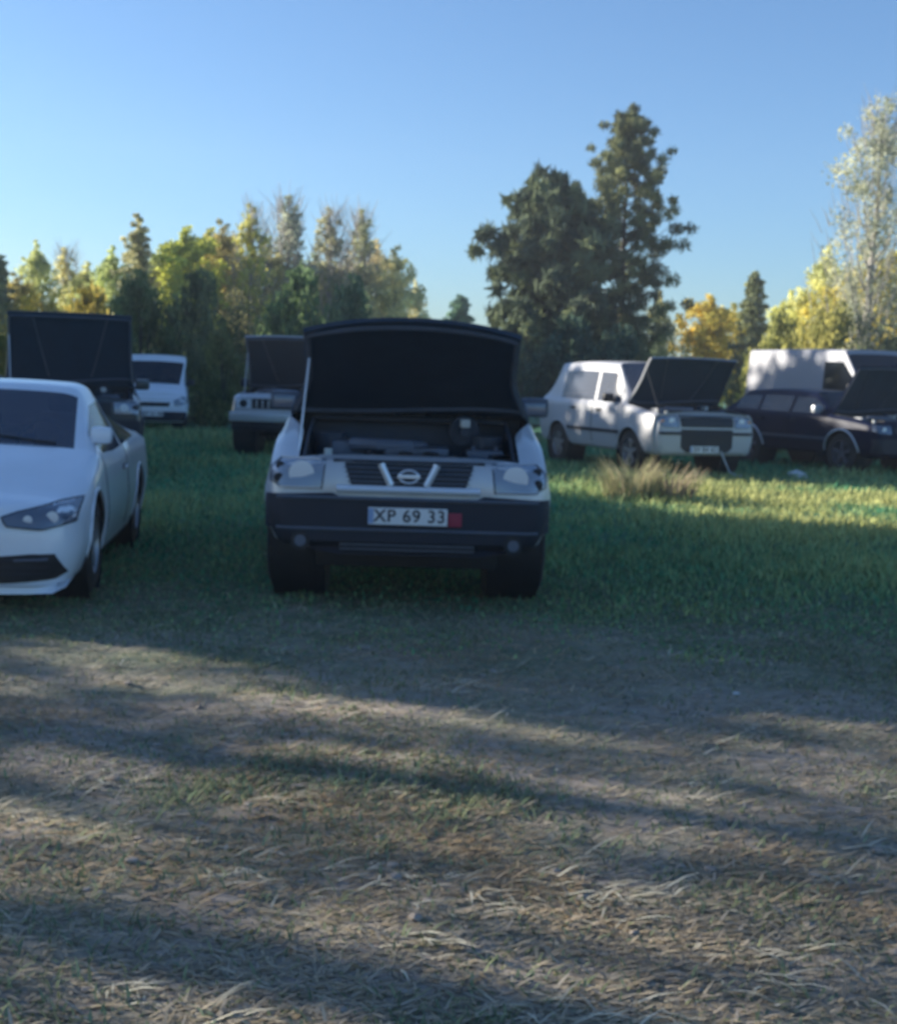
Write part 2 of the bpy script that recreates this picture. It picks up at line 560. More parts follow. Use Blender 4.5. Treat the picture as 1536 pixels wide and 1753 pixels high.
        ch.tube([(.3, s.yF + 1.0, P['zb'] - .02), (.3, s.yR - .2, P['zb'] - .02)], .035, 8)
        ch.build('chassis', M_black, s.root)
        s.wheels()
        s.hood()

    def hit_side(s, y, z, sd):
        h = s.bvh.ray_cast(Vector((sd * 3, y, z)), Vector((-sd, 0, 0)))
        if h[0] is None:
            h = s.bvh.find_nearest(Vector((sd * s.P['W'], y, z)))
        return h[0].x, h[1]

    def hit_front(s, x, z, back=False):
        sg = -1 if not back else 1
        h = s.bvh.ray_cast(Vector((x, sg * 6, z)), Vector((0, -sg, 0)))
        if h[0] is None:
            h = s.bvh.find_nearest(Vector((x, s.yF if not back else s.yR, z)))
        return h[0].y

    def decal(s, name, outline, m, off=.004, thick=.012, view='front', parent=None, step=.035, mirror=False):
        """a raised panel that follows the body, from an outline in (x,z) seen from the front or (y,z) seen from a side"""
        bm = bmesh.new()
        vs = [bm.verts.new((a, 0, b)) for a, b in outline]
        bm.faces.new(vs)
        xs = [a for a, b in outline]; zs = [b for a, b in outline]
        x = min(xs) + step
        while x < max(xs):
            bmesh.ops.bisect_plane(bm, geom=bm.verts[:] + bm.edges[:] + bm.faces[:], plane_co=(x, 0, 0), plane_no=(1, 0, 0)); x += step
        z = min(zs) + step * 1.3
        while z < max(zs):
            bmesh.ops.bisect_plane(bm, geom=bm.verts[:] + bm.edges[:] + bm.faces[:], plane_co=(0, 0, z), plane_no=(0, 0, 1)); z += step * 1.3
        top = list(bm.faces)
        r = bmesh.ops.extrude_face_region(bm, geom=top)
        new = {g for g in r['geom'] if isinstance(g, bmesh.types.BMVert)}
        for v in bm.verts:
            a, b = v.co.x, v.co.z
            if view in ('front', 'back'):
                y = s.hit_front(a, b, view == 'back')
                sg = -1 if view == 'front' else 1
                v.co = Vector((a, y + sg * (off if v in new else off - thick), b))
            else:
                sd = 1 if view == 'left' else -1
                x_, n = s.hit_side(a, b, sd)
                v.co = Vector((x_ + sd * (off if v in new else off - thick), a, b))
        bmesh.ops.recalc_face_normals(bm, faces=bm.faces)
        me = bpy.data.meshes.new(name)
        bm.to_mesh(me); bm.free()
        return link(name, me, m, parent or s.root, 40)

    def wheels(s):
        P = s.P; W = P['W']; r = P['wr']; w = P.get('tw', .22)
        sn = P.get('spokes', 5)
        for (yw, _) in s.arches:
            for sd in (1, -1):
                t = MB()
                xo = W - P.get('inset', .03)
                a = w / 2
                c = (sd * (xo - a), yw, r)
                prof = [(-a, r * .62), (-a * .98, r * .88), (-a * .8, r * .985), (-a * .4, r), (a * .4, r), (a * .8, r * .985), (a * .98, r * .88), (a, r * .62), (-a, r * .62)]
                t.lathe_x(prof, c, 40)
                for k in range(40):       # tread blocks
                    th = 2 * math.pi * k / 40
                    for off in (-.55, 0, .55):
                        t.box((c[0] + off * a, c[1] + (r - .004) * math.cos(th), c[2] + (r - .004) * math.sin(th)), (a * .42, .028, .014), rot=(th - math.pi / 2, 0, 0))
                wo = t.build('wheel', M_rubber, s.root)
                q = MB()
                f = sd * 1
                q.lathe_x([(f * a * .9, r * .64), (f * a * .96, r * .60), (f * a * .55, r * .56), (-f * a * .7, r * .55), (-f * a * .7, .02)], c, 32)
                q.lathe_x([(f * a * .2, r * .02), (f * a * .85, r * .03), (f * a * .88, r * .12), (f * a * .7, r * .15)], c, 20)
                for k in range(sn):
                    th = 2 * math.pi * k / sn + .3
                    q.box((c[0] + f * a * .72, c[1] + r * .36 * math.cos(th), c[2] + r * .36 * math.sin(th)), (.028, r * .48, r * P.get('spokew', .15)), rot=(th, 0, 0), bev=.008)
                q.lathe_x([(f * a * .15, r * .02), (f * a * .15, r * .42)], c, 24, mi=1)
                q.build('rim', [P.get('rimmat', M_rim), M_black], wo)

    def hood(s):
        P = s.P; G = s.G
        ang = P.get('open', 0)
        us = sorted({u for u, v, sg in s.hood_faces}); vs_ = sorted({v for u, v, sg in s.hood_faces})
        nv = G.shape[1]
        cols = [(v, 1) for v in range(vs_[0], nv)] + [(v, -1) for v in range(nv - 2, vs_[0] - 1, -1)]
        rows = list(range(us[0], us[-1] + 2))
        top = [[Vector((G[u, v][0] * sg, G[u, v][1], G[u, v][2])) for v, sg in cols] for u in rows]
        piv = Vector((0, s.yc, P['hz1'] - .01))
        rot = Matrix.Rotation(-R(ang), 3, 'X')
        lift = Vector((0, 0, .02)) if ang else Vector((0, 0, 0))
        def tr(p): return rot @ (p - piv) + piv + lift
        nr, nc = len(rows), len(cols)
        hw_ = max(abs(p.x) for p in top[0])
        for i, r_ in enumerate(top):
            for p in r_: p.y -= P.get('bow', 0) * (1 - (p.x / hw_) ** 2) * (1 - i / (nr - 1)) ** 2
        m = MB()
        A = [tr(p) for r_ in top for p in r_]
        # shrink by 3 mm so a panel gap shows
        th = .028 if ang else .012
        Bv = [tr(Vector((p.x * .985, p.y + .01 * (1 if i == 0 else 0), p.z - th))) for i, r_ in enumerate(top) for p in r_]
        fs = []
        for i in range(nr - 1):
            for j in range(nc - 1):
                fs.append((i * nc + j, i * nc + j + 1, (i + 1) * nc + j + 1, (i + 1) * nc + j))
        m.add(A, fs, 0)
        o = len(m.v); m.v += [tuple(b) for b in Bv]
        for f in fs:
            m.f.append(tuple(o + i for i in reversed(f))); m.m.append(1)
        bd = [j for j in range(nc)] + [i * nc + nc - 1 for i in range(1, nr)] + [(nr - 1) * nc + j for j in range(nc - 2, -1, -1)] + [i * nc for i in range(nr - 2, 0, -1)]
        for a, b in zip(bd, bd[1:] + bd[:1]):
            m.f.append((a, b, o + b, o + a)); m.m.append(P.get('edge', 0))
        name = 'hood'
        ho = m.build(name, [s.paint, P.get('liner', M_liner) if ang else M_black], s.root)
        if not ang:
            return
        # stiffening ribs under the hood
        rb = MB()
        def pt(fu, fv, dz=.036):
            i = fu * (nr - 1); j = fv * (nc - 1)
            i0, j0 = min(int(i), nr - 2), min(int(j), nc - 2)
            a = top[i0][j0].lerp(top[i0][j0 + 1], j - j0); b = top[i0 + 1][j0].lerp(top[i0 + 1][j0 + 1], j - j0)
            p = a.lerp(b, i - i0)
            return tr(Vector((p.x, p.y, p.z - dz)))
        rb.tube([pt(.06, x) for x in np.linspace(.06, .94, 13)], .018, 6)
        rb.tube([pt(.93 - .07 * math.sin(math.pi * 2 * x * 1.0 + .6) * .6, x, .042) for x in np.linspace(.07, .93, 21)], .017, 6)
        for e in (.06, .94):
            rb.tube([pt(u, e) for u in np.linspace(.06, .94, 8)], .016, 6)
        for a, b in (() if P.get('plainhood') else ((.28, .40), (.72, .60))):
            rb.tube([pt(u, a + (b - a) * u) for u in np.linspace(.06, .88, 8)], .013, 6)
        rb.build('underside_rib', P.get('ribmat', M_rib), ho)
        pad = MB()
        g = [[pt(u, v, .034) for v in np.linspace(.16, .84, 15)] for u in np.linspace(.14, .84, 7)]
        n2 = 15
        pad.add([p for r_ in g for p in r_], [(i * n2 + j, i * n2 + j + 1, (i + 1) * n2 + j + 1, (i + 1) * n2 + j) for i in range(6) for j in range(n2 - 1)])
        pad.build('insulation_pad', M_liner, ho)
        pr = MB()
        sd = P.get('propside', -1)
        base = Vector((sd * s.P['W'] * .78, s.hy0 + .12, P['hz0'] - .03))
        e = pt(.30, .06 if sd > 0 else .94)
        pr.tube([base, (base + e) / 2 + Vector((0, .0, .0)), e], .008, 6)
        pr.build('prop_rod', P.get('propmat', M_chrome), s.root)
        s.bay()

    def bay(s):
        """engine bay seen under the raised hood"""
        P = s.P; W = P['W']
        y0, y1 = s.hy0 + .02, s.yc
        zt0, zt1 = P['hz0'], P['hz1']
        zf = P['zb'] + .12
        yl = y1 - y0
        w = W * (P.get('hoodw', .87) - .02)
        b = MB()
        def quad(p): b.add(p, [(0, 1, 2, 3)])
        zs0, zs1 = zt0 - .035, zt1 - .04
        for sd in (1, -1):
            quad([(sd * (w - .002), y0, zs0), (sd * (w - .002), y1, zs1), (sd * (w - .09), y1, zf), (sd * (w - .09), y0, zf)])
            # flange
            b.tube([(sd * (w - .02), y0, zs0 + .0), (sd * (w - .015), (y0 + y1) / 2, (zs0 + zs1) / 2 + .018), (sd * (w - .02), y1, zs1)], .014, 5)
        quad([(-w, y0, zf), (w, y0, zf), (w, y1, zf), (-w, y1, zf)])
        quad([(-w, y1, zf), (w, y1, zf), (w, y1, zs1), (-w, y1, zs1)])
        quad([(-w, y0 - .01, zf), (w, y0 - .01, zf), (w, y0 - .01, zs0 - .02), (-w, y0 - .01, zs0 - .02)])
        b.build('engine_bay', M_bay, s.root)
        e = MB()
        rn = random.Random(int(abs(s.root.location.x) * 100) + 3)
        e.box((.02, y0 + yl * .5, zt0 - .17), (w * .95, yl * .52, .30), bev=.05)
        e.box((.05, y0 + yl * .52, zt0 + .01), (w * .62, yl * .34, .07), bev=.025)
        e.box((-.32 * w, y0 + yl * .62, zt0 + .0), (.16, yl * .3, .09), bev=.03)
        for k in range(4):
            e.tube([(-w * .3 + k * w * .2, y0 + yl * .22, zt0 - .12), (-w * .3 + k * w * .2, y0 + yl * .33, zt0 - .035), (-w * .3 + k * w * .2, y0 + yl * .45, zt0 - .05)], .024, 7)
        e.build('engine', M_engine, s.root)
        ra = MB()
        ra.box((0, y0 + .05, zt0 - .055), (w * 1.5, .05, .055), bev=.012)
        ra.box((0, y0 + .10, zt0 - .23), (w * 1.25, .05, .28), bev=.01)
        ra.box((0, y0 + .03, zt0 - .045), (.10, .06, .05), bev=.01)
        ra.build('radiator', P.get('radmat', M_battery), s.root)
        ba = MB()
        bx = P.get('batx', .55)
        ba.box((bx * W, y0 + yl * .45, zt0 - .065), (.26, .18, .20), bev=.012)
        for k in (-.08, .08): ba.tube([(bx * W + k, y0 + yl * .45, zt0 + .03), (bx * W + k, y0 + yl * .45, zt0 + .065)], .013, 8)
        ba.build('battery', M_battery, s.root)
        ab = MB()
        ab.box((-w * .55, y0 + yl * .62, zt0 - .03), (.30, .28, .20), bev=.03)
        ab.tube([(-w * .55, y0 + yl * .5, zt0 + .05), (-w * .3, y0 + yl * .38, zt0 + .055), (.0, y0 + yl * .40, zt0 + .05), (.10, y0 + yl * .6, zt0 + .04)], [.05, .045, .045, .04], 10)
        ab.build('air_filter_box', M_battery, s.root)
        sv = MB()
        sv.tube([(w * .55, y1 - .18, zt1 - .10), (w * .55, y1 - .06, zt1 - .10)], .11, 16)
        sv.tube([(w * .55, y1 - .30, zt1 - .10), (w * .55, y1 - .18, zt1 - .10)], .035, 10)
        sv.build('brake_servo', M_bay, s.root)
        br = MB()
        br.box((w * .55, y1 - .27, zt1 - .04), (.07, .12, .06), bev=.012)
        br.build('brake_reservoir', M_tank, s.root)
        fb = MB()
        fb.box((w * .82, y0 + yl * .62, zt0 + .01), (.13, .22, .10), bev=.012)
        fb.build('fuse_box', M_black, s.root)
        tk = MB()
        tk.box((-bx * W * 1.05, y0 + yl * .24, zt0 - .10), (.16, .14, .17), bev=.03)
        tk.tube([(-bx * W * 1.05, y0 + yl * .24, zt0 - .02), (-bx * W * 1.05, y0 + yl * .24, zt0 + .03)], .028, 10)
        tk.build('coolant_tank', M_tank, s.root)
        for k in range(5):
            hs = MB()
            x0 = rn.uniform(-.6, .6) * W; x1 = x0 + rn.uniform(-.3, .3)
            hs.tube([(x0, y0 + .10, zt0 - .10), (x0 * .9 + .1 * x1, y0 + yl * .25, zt0 - .015 + rn.uniform(0, .02)), (x1, y0 + yl * .6, zt0 - .005), (x1, y0 + yl * .85, zt0 - .08)], .016 + rn.random() * .012, 8)
            hs.build('hose', M_black, s.root)
        for sd in (1, -1):
            tw = MB()
            tw.tube([(sd * w * .78, y1 - .30, zf), (sd * w * .78, y1 - .30, zt1 - .13)], .11, 14)
            tw.build('strut_tower', M_bay, s.root)
        cw = MB()
        cw.box((0, y1 - .06, zt1 - .035), (w * 1.9, .12, .03), bev=.008)
        cw.build('cowl_panel', M_black, s.root)

    def mirrors(s, y, z, col=None, size=(.20, .10, .15), out=.13, face=None):
        for sd in (1, -1):
            m = MB()
            x, n = s.hit_side(s.yF + y, z - .04, sd)
            m.box((x + sd * out, s.yF + y - .01, z), size, bev=.04)
            m.box((x + sd * out, s.yF + y + size[1] * .5 - .008, z), (size[0] * .86, .012, size[2] * .78), mi=1)
            m.box((x + sd * .03, s.yF + y, z - size[2] * .35), (.12, .05, .04), mi=1, bev=.01)
            if face: m.box((x + sd * out, s.yF + y - .01 - size[1] * .5, z - .01), (size[0] * .74, .02, size[2] * .62), mi=2, bev=.008)
            m.build('side_mirror', [col or s.paint, M_black, face or M_black], s.root)

    def wipers(s):
        P = s.P
        m = MB()
        for x0, x1 in ((-.05, -.60), (.50, -.02)):
            pts = []
            for t in np.linspace(0, 1, 8):
                x = (x0 + (x1 - x0) * t) * P['W'] * 1.2
                z = P['hz1'] + .04 + .06 * t
                h = s.bvh.ray_cast(Vector((x, -6, z)), Vector((0, 1, 0)))
                y = h[0].y if h[0] is not None else s.yc
                pts.append((x, y - .018, z))
            MB().tube(pts, .008, 5).build('wiper', M_black, s.root)

    def plate(s, x, z, text, m=None, w=.52, h=.112, tilt=0.0, band=True, out=0.0):
        y = min(s.hit_front(x + dx, z + dz) for dx in (-w / 2, 0, w / 2) for dz in (-h / 2, h / 2)) - .012 - out
        b = MB()
        b.box((0, 0, 0), (w, .012, h), bev=.004)
        b.box((0, -.0055, 0), (w * .985, .002, h * .93), mi=0)
        if band: b.box((-w * .465, -.0078, 0), (.035, .003, h * .88), mi=1)
        o = b.build('number_plate', [M_plate, M_plateblue], s.root)
        o.location = (x, y, z)
        o.rotation_euler = (0, tilt, 0)
        fc = bpy.data.curves.new('plate_text', 'FONT')
        fc.body = text
        fc.size = h * 1.02
        fc.align_x = 'CENTER'; fc.align_y = 'CENTER'
        fc.extrude = .0008; fc.offset = .0016
        fc.space_character = 1.1
        fc.materials.append(M_ink)
        t = bpy.data.objects.new('plate_text', fc)
        COL.objects.link(t)
        bpy.context.view_layer.update()
        tm = bpy.data.meshes.new_from_object(t.evaluated_get(bpy.context.evaluated_depsgraph_get()))
        bpy.data.objects.remove(t)
        t = bpy.data.objects.new('plate_text', tm)
        COL.objects.link(t)
        t.parent = o
        t.location = (.012, -.0095, 0)
        t.rotation_euler = (R(90), 0, 0)
        return o

    def lamp(s, outline, glass, bulbs=(), inner=None, name='headlight', view='front', rim=True, off=.006):
        o = s.decal(name, outline, glass, off=off, thick=.02, view=view)
        if bulbs:
            for (x, z, r, mi) in bulbs:
                b = MB()
                y = s.hit_front(x, z) - off - .003
                vs = [(x, y - .004, z)] + [(x + r * math.cos(t), y, z + r * math.sin(t)) for t in np.linspace(0, 2 * math.pi, 16, endpoint=False)]
                b.add(vs, [(0, i + 1, (i + 1) % 16 + 1) for i in range(16)], mi)
                b.build('bulb', [M_bulb, M_black, M_amber], o)
        if rim:
            f = MB()
            pts = []
            cl = outline + [outline[0]]
            for (a, b_), (c, d) in zip(cl, cl[1:]):
                for t in np.linspace(0, 1, 6)[:-1]:
                    x, z = a + (c - a) * t, b_ + (d - b_) * t
                    pts.append((x, s.hit_front(x, z) - off + .001, z))
            pts.append(pts[0])
            f.tube(pts, .005, 5, caps=False)
            f.build('lamp_surround', M_black, o)
        return o
def mir(outline): return [(-x, z) for x, z in reversed(outline)]

# ------------------------------------------------------------------ ground
def vnoise(x, y, seed=0):
    xi, yi = np.floor(x).astype(np.int64), np.floor(y).astype(np.int64)
    xf, yf = x - xi, y - yi
    u, v = xf * xf * (3 - 2 * xf), yf * yf * (3 - 2 * yf)
    def h(a, b):
        n = (a * 374761393 + b * 668265263 + seed * 1274126177) & 0xffffffff
        n = ((n ^ (n >> 13)) * 1274126177) & 0xffffffff
        return ((n ^ (n >> 16)) & 0xffff) / 65535.0
    return (h(xi, yi) * (1 - u) + h(xi + 1, yi) * u) * (1 - v) + (h(xi, yi + 1) * (1 - u) + h(xi + 1, yi + 1) * u) * v
def fbm(x, y, sc_, seed=0, o=4):
    r = 0; a = .5
    for k in range(o):
        r = r + a * vnoise(x * sc_, y * sc_, seed + k * 7); sc_ *= 2.03; a *= .5
    return r / (1 - .5 ** o)
def ground_h(x, y):
    x = np.asarray(x, float); y = np.asarray(y, float)
    near = np.clip((26 - y) / 10, 0, 1)
    h = (fbm(x, y, 1.1, 3) - .5) * .07 + (fbm(x, y, 5.0, 9, 3) - .5) * .035 * np.clip((14 - y) / 6, 0.2, 1)
    h = h * near
    # flat spots where the vehicles stand
    return h - .015

def graded(a, b, lo, hi, d, ratio=1.18):
    c = list(np.arange(a, b + d / 2, d))
    s_ = d; x = c[-1]
    while x < hi: s_ *= ratio; x += s_; c.append(x)
    s_ = d; x = c[0]; pre = []
    while x > lo: s_ *= ratio; x -= s_; pre.append(x)
    return np.array(pre[::-1] + c)
gx = graded(-3.6, 3.8, -600, 600, .045)
gy = graded(2.4, 9.0, -120, 900, .045, 1.1)
X, Y = np.meshgrid(gx, gy)
Z = ground_h(X, Y)
nx, ny = len(gx), len(gy)
idx = np.arange(nx * ny).reshape(ny, nx)
quads = np.stack([idx[:-1, :-1], idx[:-1, 1:], idx[1:, 1:], idx[1:, :-1]], -1).reshape(-1, 4)
def np_mesh(name, verts, faces, k=4):
    me = bpy.data.meshes.new(name)
    n, f = len(verts), len(faces)
    me.vertices.add(n); me.vertices.foreach_set('co', np.asarray(verts, np.float32).ravel())
    me.loops.add(f * k); me.loops.foreach_set('vertex_index', np.asarray(faces, np.int32).ravel())
    me.polygons.add(f); me.polygons.foreach_set('loop_start', np.arange(0, f * k, k, dtype=np.int32))
    me.update(calc_edges=True)
    return me
me = np_mesh('field', np.stack([X, Y, Z], -1).reshape(-1, 3), quads)

gm = bpy.data.materials.new('field_soil_and_turf'); gm.use_nodes = True
nt = gm.node_tree; N = nt.nodes; Lk = nt.links; pb = N['Principled BSDF']
pb.inputs['Roughness'].default_value = .95
pb.inputs['Specular IOR Level'].default_value = .15
geo = N.new('ShaderNodeNewGeometry')
def noise(scale, detail=5, rough=.6, stretch=None, seed=0):
    mp = N.new('ShaderNodeMapping'); Lk.new(geo.outputs['Position'], mp.inputs[0])
    mp.inputs['Location'].default_value = (seed * 13.7, seed * 5.1, 0)
    if stretch: mp.inputs['Scale'].default_value = stretch
    n = N.new('ShaderNodeTexNoise'); n.inputs['Scale'].default_value = scale; n.inputs['Detail'].default_value = detail
    n.inputs['Roughness'].default_value = rough
    Lk.new(mp.outputs[0], n.inputs['Vector'])
    return n.outputs[0]
def ramp(src, stops):
    r = N.new('ShaderNodeValToRGB'); e = r.color_ramp.elements
    e[0].position, e[0].color = stops[0][0], (*stops[0][1], 1)
    e[1].position, e[1].color = stops[-1][0], (*stops[-1][1], 1)
    for p, c in stops[1:-1]:
        k = e.new(p); k.color = (*c, 1)
    Lk.new(src, r.inputs[0]); return r.outputs[0]
def mixc(f, a, b):
    m = N.new('ShaderNodeMix'); m.data_type = 'RGBA'
    Lk.new(f, m.inputs['Factor']) if not isinstance(f, float) else setattr(m.inputs['Factor'], 'default_value', f)
    Lk.new(a, m.inputs['A']); Lk.new(b, m.inputs['B']); return m.outputs['Result']
soil = ramp(noise(9, 8, .7, (.55, 1.9, 1)), [(.3, (.25, .205, .17)), (.5, (.44, .37, .30)), (.68, (.62, .54, .43))])
soil2 = ramp(noise(1.5, 6, .65, None, 9), [(.38, (.43, .375, .335)), (.5, (.40, .36, .33)), (.62, (.33, .34, .24))])
soil = mixc(.5, soil, soil2)
turf = ramp(noise(7, 8, .7, (1, 1.7, 1), 2), [(.3, (.07, .12, .07)), (.5, (.14, .20, .12)), (.7, (.24, .29, .17))])
far_turf = ramp(noise(.5, 6, .65, (1, 2.0, 1), 5), [(.3, (.05, .17, .12)), (.55, (.08, .22, .14)), (.75, (.20, .27, .15))])
sx = N.new('ShaderNodeSeparateXYZ'); Lk.new(geo.outputs['Position'], sx.inputs[0])
mr1 = N.new('ShaderNodeMapRange'); mr1.inputs['From Min'].default_value = 6.0; mr1.inputs['From Max'].default_value = 9.5
Lk.new(sx.outputs['Y'], mr1.inputs[0])
ad = N.new('ShaderNodeMath'); ad.operation = 'ADD'
nn_ = N.new('ShaderNodeMapRange'); nn_.inputs['From Min'].default_value = .38; nn_.inputs['From Max'].default_value = .62
nn_.inputs['To Min'].default_value = -.15; nn_.inputs['To Max'].default_value = .45
Lk.new(noise(1.15, 6, .65, (1, 1.5, 1), 4), nn_.inputs[0])
Lk.new(mr1.outputs[0], ad.inputs[0]); Lk.new(nn_.outputs[0], ad.inputs[1]); ad.use_clamp = True
near_c = mixc(ad.outputs[0], soil, turf)
mr2 = N.new('ShaderNodeMapRange'); mr2.inputs['From Min'].default_value = 9; mr2.inputs['From Max'].default_value = 16
Lk.new(sx.outputs['Y'], mr2.inputs[0])
allc = mixc(mr2.outputs[0], near_c, far_turf)
Lk.new(allc, pb.inputs['Base Color'])
bp = N.new('ShaderNodeBump'); bp.inputs['Strength'].default_value = .9; bp.inputs['Distance'].default_value = .035
Lk.new(noise(16, 8, .75, (1, 1.6, 1), 7), bp.inputs['Height']); Lk.new(bp.outputs[0], pb.inputs['Normal'])
fld = link('field', me, gm, None, None)
me.polygons.foreach_set('use_smooth', [True] * len(me.polygons))
tag(fld, 'open field of worn turf and bare soil under the vehicles', kind='structure')

# ------------------------------------------------------------------ vehicles
# silver off-road car in the middle
P = dict(W=.965, L=4.7, zb=.40, zbf=.40, hz0=1.00, hz1=1.25, hood0=.15, cowl=1.20, hoodw=.775, plainhood=True, edge=1, crown=.04, crown0=.012, bow=.10, radmat=M_silver, rf=1.95, rr=4.2, roof=1.84, rw=.72, belt=1.22,
         tail='hatch', rg=.22, wr=.375, fo=.86, wb=2.85, tw=.25, inset=-.015, flare=.03,
         nose=[(0, .86, .44, .84), (.04, .925, .41, .965), (.10, .965, .40, .985)], wf0=.985,
         wins=[(1.55, 2.45), (2.52, 3.35), (3.45, 4.2)], doors=[(1.35, 2.45), (2.47, 3.40)], open=46, propside=-1)
c1 = Car('off_road_car', P, M_silver, 'silver off-road car in the centre with raised hood, open engine bay and black bumper', 'car', (-.35, 8.62 + 2.35, 0), R(2))
car = c1
car.decal('bumper', [(-.955, .745), (-.94, .58), (-.84, .42), (-.45, .36), (.45, .36), (.84, .42), (.94, .58), (.955, .745), (.50, .765), (.44, .735), (-.44, .735), (-.50, .765)], M_plastic, off=.045, thick=.05)
for sd in (1, -1):
    b = MB()
    pts = []
    for y in np.linspace(-2.30, -1.95, 8):
        x, n = car.hit_side(y, .6, sd); pts.append((x + sd * .012, y))
    for (x, y), (x2, y2) in zip(pts, pts[1:]):
        b.add([(x, y, .52), (x2, y2, .52), (x2, y2, .74), (x, y, .74)], [(0, 1, 2, 3)])
    b.build('bumper_corner', M_plastic, c1.root)
b = MB(); b.box((0, -1.93, .33), (1.25, .05, .22), bev=.02); b.build('under_bumper_shade', M_black, c1.root)  # black sheet added for the shade below the bumper, between the tyres
bt = MB()
yb = car.hit_front(0, .6) - .06
for z, h in ((.735, .014), (.53, .012)):
    bt.tube([(x, car.hit_front(x, z) - .05, z) for x in np.linspace(-.86, .86, 24)], h, 6)
bt.build('bumper_ridge', M_rib, c1.root)
b = MB()
b.box((0, car.hit_front(0, .42) - .048, .43), (.90, .02, .09), bev=.008)
for k in range(3): b.box((0, car.hit_front(0, .42) - .06, .40 + k * .03), (.88, .01, .008), mi=1)
b.build('air_intake', [M_black, M_rib], c1.root)
for sd in (1, -1):
    b = MB()
    x = sd * .70; y = car.hit_front(x, .45) - .05
    for r, dy, mi in ((.065, -.002, 1), (.038, -.012, 0)):
        vs = [(x, y + dy, .45)] + [(x + r * math.cos(t), y + dy, .45 + r * math.sin(t)) for t in np.linspace(0, 2 * math.pi, 20, endpoint=False)]
        b.add(vs, [(0, i + 1, (i + 1) % 20 + 1) for i in range(20)], mi)
    b.build('fog_lamp', [M_battery, M_black], c1.root)
car.decal('front_panel', [(-.565, .975), (-.565, .775), (.565, .775), (.565, .975)], M_silver, off=.010, thick=.03)
car.decal('grille_gap', [(-.50, .985), (-.50, .968), (.50, .968), (.50, .985)], M_black, off=.014, thick=.02)
g = car.decal('grille', [(-.425, .965), (-.375, .815), (.375, .815), (.425, .965)], M_black, off=.018, thick=.03)
b = MB()
for z in (.845, .875, .905, .935):
    w_ = .39 + (z - .815) * .3
    b.tube([(x, car.hit_front(x, z) - .021, z) for x in np.linspace(-w_, w_, 11)], .005, 5)
b.build('grille_slat', M_battery, g)
b = MB()
for sd in (1, -1):
    a0, a1 = (sd * .185, .965), (sd * .115, .825)
    for t in np.linspace(0, 1, 2)[:1]:
        pts = [(a0[0] + (a1[0] - a0[0]) * t, car.hit_front(a0[0], .9) - .038, a0[1] + (a1[1] - a0[1]) * t) for t in np.linspace(0, 1, 5)]
        b.tube(pts, .024, 8)
b.tube([(x, car.hit_front(x, .80) - .032, .795) for x in np.linspace(-.47, .47, 15)], .028, 8)
b.build('grille_bar', M_chrome, g)
b = MB()
y = car.hit_front(0, .89) - .045
pts = [(.062 * math.cos(t), y, .885 + .042 * math.sin(t)) for t in np.linspace(0, 2 * math.pi, 25)]
b.tube(pts, .0075, 6, caps=False)
b.box((0, y - .004, .885), (.150, .014, .026), bev=.004)
b.build('emblem', M_chrome, g)
for sd in (1, -1):
    ol = [(sd * .55, .978), (sd * .57, .79), (sd * .82, .79), (sd * .915, .83), (sd * .915, .92), (sd * .85, .978)]
    if sd > 0: ol = ol[::-1]
    car.lamp(ol, M_lens, [(sd * .85, .93, .028, 1), (sd * .855, .85, .034, 1), (sd * .705, .885, .084, 0)], off=.012, rim=True)
    for zz in (.795, .978): MB().tube([(sd * x_, car.hit_front(sd * x_, zz) - .012, zz) for x_ in np.linspace(.58, .86, 7)], .009, 5).build('lamp_surround', M_silver, c1.root)
car.plate(0, .625, 'XP 69 33', out=.05)
c1.mirrors(1.5, 1.33, col=M_rib, size=(.22, .09, .15), out=.10, face=M_lensdark)
car.wipers()
b = MB()
b.box((.31, car.hit_front(.31, .61) - .052, .61), (.09, .008, .09), bev=.003)
b.build('warning_sticker', M_redtape, c1.root)
# roof rails
for sd in (1, -1):
    b = MB()
    b.tube([(sd * .62, y_, 1.79 - abs(y_ - .6) ** 2 * .01) for y_ in np.linspace(-.25, 1.6, 9)], .016, 6)
    b.build('roof_rail', M_black, c1.root)

